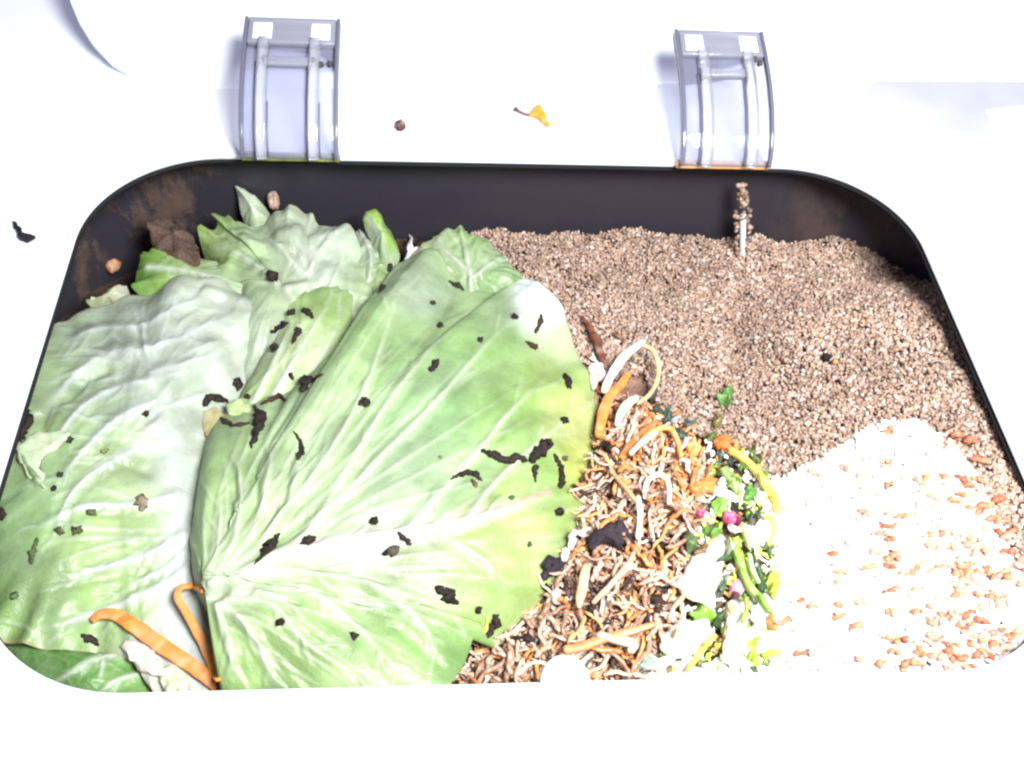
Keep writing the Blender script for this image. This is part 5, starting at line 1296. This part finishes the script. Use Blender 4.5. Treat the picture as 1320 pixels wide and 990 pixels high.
bit([(976, 706), (988, 702), (998, 706), (1000, 716), (992, 718), (984, 710)], (0.06, 0.10, 0.03), 'dark leaf hook at the top of the yellow leaf', .0035, rough=0.2)
bit([(988, 752), (992, 738), (1004, 726), (1018, 722), (1020, 730), (1008, 742), (1004, 758), (1000, 770), (992, 766)], GY, 'yellow green leaf flap on the edge of the rice', .004, rough=0.2)
bit([(888, 794), (894, 784), (900, 776), (912, 780), (922, 792), (922, 800), (905, 802)], G2, 'bright green leaf piece below the largest white piece', .004, rough=0.2)
bit([(922, 786), (932, 780), (934, 796), (930, 810), (920, 806)], (0.03, 0.06, 0.015), 'dark green bit right of the bright green piece', .004, rough=0.2)
strip('stalk', [(938, 780), (944, 792), (938, 800)], (6, 7, 6), .002, (0.50, 0.55, 0.22), 'pale green curl beside the dark green bit', 'stalk', mat='veg', lift=.004)
strip('stalk', [(934, 806), (934, 818), (926, 828)], (5, 6, 5), .002, (0.20, 0.12, 0.03), 'thin brown stalk over the upper end of yellow strand', 'stalk', mat='veg', lift=.004)
strip('yellow_strand', [(922, 818), (910, 832), (896, 850), (886, 866)], (9, 11, 12, 8), .0025, (0.74, 0.52, 0.10), 'yellow strand between the two lower white pieces', 'yellow strand', mat='veg', lift=.005)
bit([(896, 852), (904, 850), (906, 856), (898, 860)], (0.30, 0.32, 0.10), 'tiny green bit at the lower end of yellow strand', .003)
bit([(858, 862), (866, 856), (870, 864), (862, 868)], (0.45, 0.36, 0.05), 'tiny mustard bit on the flat white piece', .003)
bit([(866, 818), (874, 808), (878, 812), (870, 824)], (0.50, 0.44, 0.16), 'small mustard stem on the rounded white piece', .003)
bit([(822, 856), (834, 846), (846, 850), (840, 862), (828, 872), (820, 868)], (0.25, 0.38, 0.30), 'teal green bit right of the knob at near rim', .004)
strip('stalk', [(961, 770), (962, 786), (957, 802)], (6, 7, 8), .002, (0.32, 0.40, 0.06), 'thin olive stalk between two white pieces', 'stalk', mat='veg', lift=.005)
bit([(960, 824), (968, 812), (980, 818), (976, 832), (972, 845), (980, 858), (972, 868), (964, 852), (966, 838)], (0.38, 0.54, 0.05), 'lowest light green sprig near the rim', .004, rough=0.2)
bit([(966, 858), (974, 858), (980, 868), (974, 870)], (0.06, 0.11, 0.02), 'dark green tip of the lowest sprig', .003)
bit([(980, 842), (990, 838), (1000, 834), (1008, 840), (1002, 848), (986, 852)], YW, 'yellow chunk right of the lowest green sprig', .005)
bit([(985, 800), (992, 792), (998, 806), (1004, 812), (996, 814)], (0.68, 0.28, 0.05), 'orange bit above the yellow chunk', .004)
strip('yellow_strand', [(940, 580), (956, 590), (972, 604), (986, 622), (998, 642), (1002, 660)], (10, 12, 11, 13, 15, 9), .003, (0.80, 0.62, 0.12), 'long yellow strand arching along the grain edge', 'yellow strand', mat='veg', lift=.005)
strip('yellow_strand', [(986, 664), (996, 672), (996, 690), (990, 702)], (7, 8, 8, 6), .0025, (0.72, 0.62, 0.14), 'short yellow strand right of the oval white piece', 'yellow strand', mat='veg', lift=.004)
strip('yellow_strand', [(956, 676), (962, 690), (966, 704)], (7, 8, 7), .0025, (0.76, 0.70, 0.30), 'pale yellow strand left of the oval white piece', 'yellow strand', mat='veg', lift=.004)

# orange bits on the rice
rs = np.random.default_rng(71)
OB = [(1160, 549, 1), (1150, 556, 0), (1200, 582, 0), (1222, 580, 0), (1238, 622, 2), (1244, 630, 2), (1255, 624, 1), (1150, 600, 0), (1138, 604, 0), (1145, 630, 1), (1085, 608, 0), (1205, 608, 0), (1224, 648, 1), (1238, 656, 1), (1260, 665, 2), (1216, 684, 0), (1228, 692, 0), (1112, 664, 0), (1146, 664, 0), (1162, 670, 1),
      (1196, 708, 1), (1244, 708, 1), (1268, 712, 1), (1152, 716, 1), (1182, 730, 1), (1204, 740, 0), (1232, 742, 1), (1258, 742, 1), (1276, 744, 1), (1298, 752, 1), (1232, 758, 0), (1160, 726, 0), (1152, 764, 2), (1196, 770, 1), (1198, 784, 2), (1230, 770, 1), (1258, 770, 1), (1276, 768, 1), (1290, 774, 2), (1306, 782, 2),
      (1225, 796, 2), (1244, 796, 2), (1262, 802, 2), (1236, 812, 2), (1266, 806, 2), (1280, 816, 2), (1298, 824, 2), (1208, 794, 2), (1168, 832, 2), (1184, 838, 1), (1206, 826, 1), (1152, 842, 1), (1200, 850, 2), (1224, 850, 2), (1252, 838, 1), (1168, 858, 2), (1258, 846, 2), (1278, 834, 1), (1030, 780, 2), (1044, 784, 1), (1080, 798, 2), (1103, 810, 1), (1106, 780, 0), (1008, 808, 1), (1018, 798, 1), (1032, 832, 0),
      (1130, 856, 1), (1036, 628, 0), (1110, 618, 0), (1250, 700, 1), (1284, 690, 2), (1296, 715, 2), (1276, 672, 2), (1232, 566, 2), (1250, 575, 2), (1262, 596, 2), (1285, 650, 2), (1300, 690, 2)]
while len(OB) < 210:
    q = (rs.uniform(1020, 1325), rs.uniform(555, 870)); dens = 0.06 + 0.94 * float(sstep(1060, 1250, q[0])) * (0.35 + 0.65 * float(sstep(620, 760, q[1])))
    if rs.random() < dens and inside(RICE, np.array([q]))[0]: OB.append((q[0], q[1], int(rs.choice(3, p=[.5, .35, .15]))))
for k, (qx, qy, c) in enumerate(OB):
    L = rs.uniform(8, 15); a = rs.uniform(-0.9, 0.9); b = rs.uniform(-0.7, 0.7)
    pts = [(qx - L * math.cos(a), qy - L * math.sin(a) * 0.6), (qx, qy + b * 3), (qx + L * math.cos(a + b), qy + L * math.sin(a + b) * 0.6)]
    col = [(0.60, 0.33, 0.24), (0.56, 0.215, 0.115), (0.50, 0.13, 0.065)][c]
    zone = 'at the far edge of the rice' if qy < 600 else 'at the right edge of the rice' if qx > 1255 and qy < 790 else 'in the near right of the rice' if qx > 1140 and qy > 760 else 'in the near left of the rice' if qy > 760 else 'in the upper left of the rice' if qx < 1130 else 'in the middle of the rice'
    way = 'level' if abs(a) < 0.3 else 'falling' if a > 0 else 'rising'
    size = 'tiny' if L < 10 else 'short' if L < 12.5 else 'long'
    if zone == 'in the middle of the rice': zone = 'in the upper middle of the rice' if qy < 690 else 'in the lower middle of the rice'
    crumb(pts, (6, 9, 7, 6), size + ' ' + way + ' ' + ['pale', 'light orange', 'deep orange'][c] + ' carrot shred ' + zone, 'carrot shreds on the rice', name='carrot_shred', col=col, cat='carrot shred', mat='carrot', lump=0.3, lift=1.0, flat=0.7, dz=0.0015)

# ------------------------------------------------------------------ on the grain
crumb([(1064, 460), (1067, 466)], (13, 12), 'single black crumb lying on the brown grain', col=(0.012, 0.012, 0.014), lift=0.8)
crumb([(1072, 470), (1080, 468)], (9, 8), 'small amber bit beside the black crumb on grain', name='amber_bit', col=(0.5, 0.27, 0.10), cat='food scrap', mat='veg', lift=0.8)
# clear rod caked with grain at the far wall
rod = bpy.data.objects.new('rod', None); COL.objects.link(rod)
pt = on_plane(958, 236, (0, 0.121, 0), np.array([0, 1.0, 0])); pb = on_plane(957, 372, (0, 0.115, 0), np.array([0, 1.0, 0]))
rod.location = tuple(pb); tag(rod, 'thin clear rod caked with grain standing below the amber hinge', 'rod')
def rod_pt(t): return (pt - pb) * t
V, F = tube_geo(np.array([rod_pt(t) for t in np.linspace(0.0, 0.72, 10)]), np.full(10, 0.0016), 12)
M['rodmat'] = mat_plain('glossy_white_rod', (0.72, 0.70, 0.74), rough=0.12, spec=0.8)
fix_normals(mesh_obj('shaft', V, F, M['rodmat'], rod))
rs = np.random.default_rng(81); n = 150
tt_ = rs.random(n); ang = rs.random(n) * 6.28
tpos = np.where(rs.random(n) < 0.35, 0.80 + 0.18 * tt_, 0.22 + 0.55 * tt_)
rad = np.where(tpos > 0.78, 0.0018 * rs.random(n) + 0.0006, 0.0030 + 0.0010 * rs.random(n)) * 1.0
front = (np.abs(((ang - 4.71 + 3.14) % 6.28) - 3.14) < 0.75) & (tpos < 0.66)
tpos, ang, rad = tpos[~front], ang[~front], rad[~front]; n = len(tpos)
P = np.array([rod_pt(t) for t in tpos]) + np.stack([rad * np.cos(ang), rad * np.sin(ang), 0 * rad], 1)
S = rs.uniform(0.0009, 0.0016, (n, 1)) * np.ones((1, 3)) * np.stack([rs.uniform(0.9, 1.3, n), rs.uniform(0.8, 1.1, n), rs.uniform(0.7, 1, n)], 1)
pal = np.array([(0.28, 0.19, 0.14), (0.38, 0.27, 0.21), (0.20, 0.13, 0.10)])
g = scatter_geo(P, rand_rot(n, rs), S, pal[rs.integers(0, 3, n)], 0.2, 9, 1)
o = bpy.data.objects.new('grain_crust', scatter_mesh('grain_crust', [g], 'grain')); COL.objects.link(o); o.parent = rod; o['kind'] = 'stuff'

# ------------------------------------------------------------------ on the white deck
dk = at1(30, 298, 0.0)
def deck_sheet(name, poly, hgt, col, label, cat, mat='veg'):
    return chunk(name, poly, hgt, col, label, cat, mat=mat, base=0.0004, sink=0.0, rough=0.2)
deck_sheet('dry_leaf_flake', [(14, 284), (22, 290), (30, 298), (40, 301), (47, 307), (40, 311), (26, 311), (24, 304), (19, 296)], .0022, (0.012, 0.010, 0.016), 'black curled flake on the white deck at far left', 'flake', 'soil')
deck_sheet('red_crumb', [(510, 158), (516, 155), (523, 160), (522, 166), (511, 166)], .003, (0.06, 0.004, 0.012), 'dark red crumb on the white deck between the hinges', 'crumb')
deck_sheet('petal', [(680, 147), (688, 142), (692, 135), (698, 138), (702, 148), (711, 162), (706, 162), (696, 154), (686, 150)], .0025, (0.72, 0.30, 0.015), 'orange petal with a thin stem lying between the hinges', 'petal')
o = bpy.data.objects['petal']
V, F = tube_geo(np.array([at1(px, py, 0.0018) for px, py in ((664, 140), (669, 143), (675, 146), (682, 148))]) - np.array(o.location), np.array([.0011, .0005, .0005, .0006]), 8)
fix_normals(mesh_obj('petal_stem', V, F, M['strand'], o, np.broadcast_to(np.array([0.16, 0.05, 0.05]), (len(V), 3))))
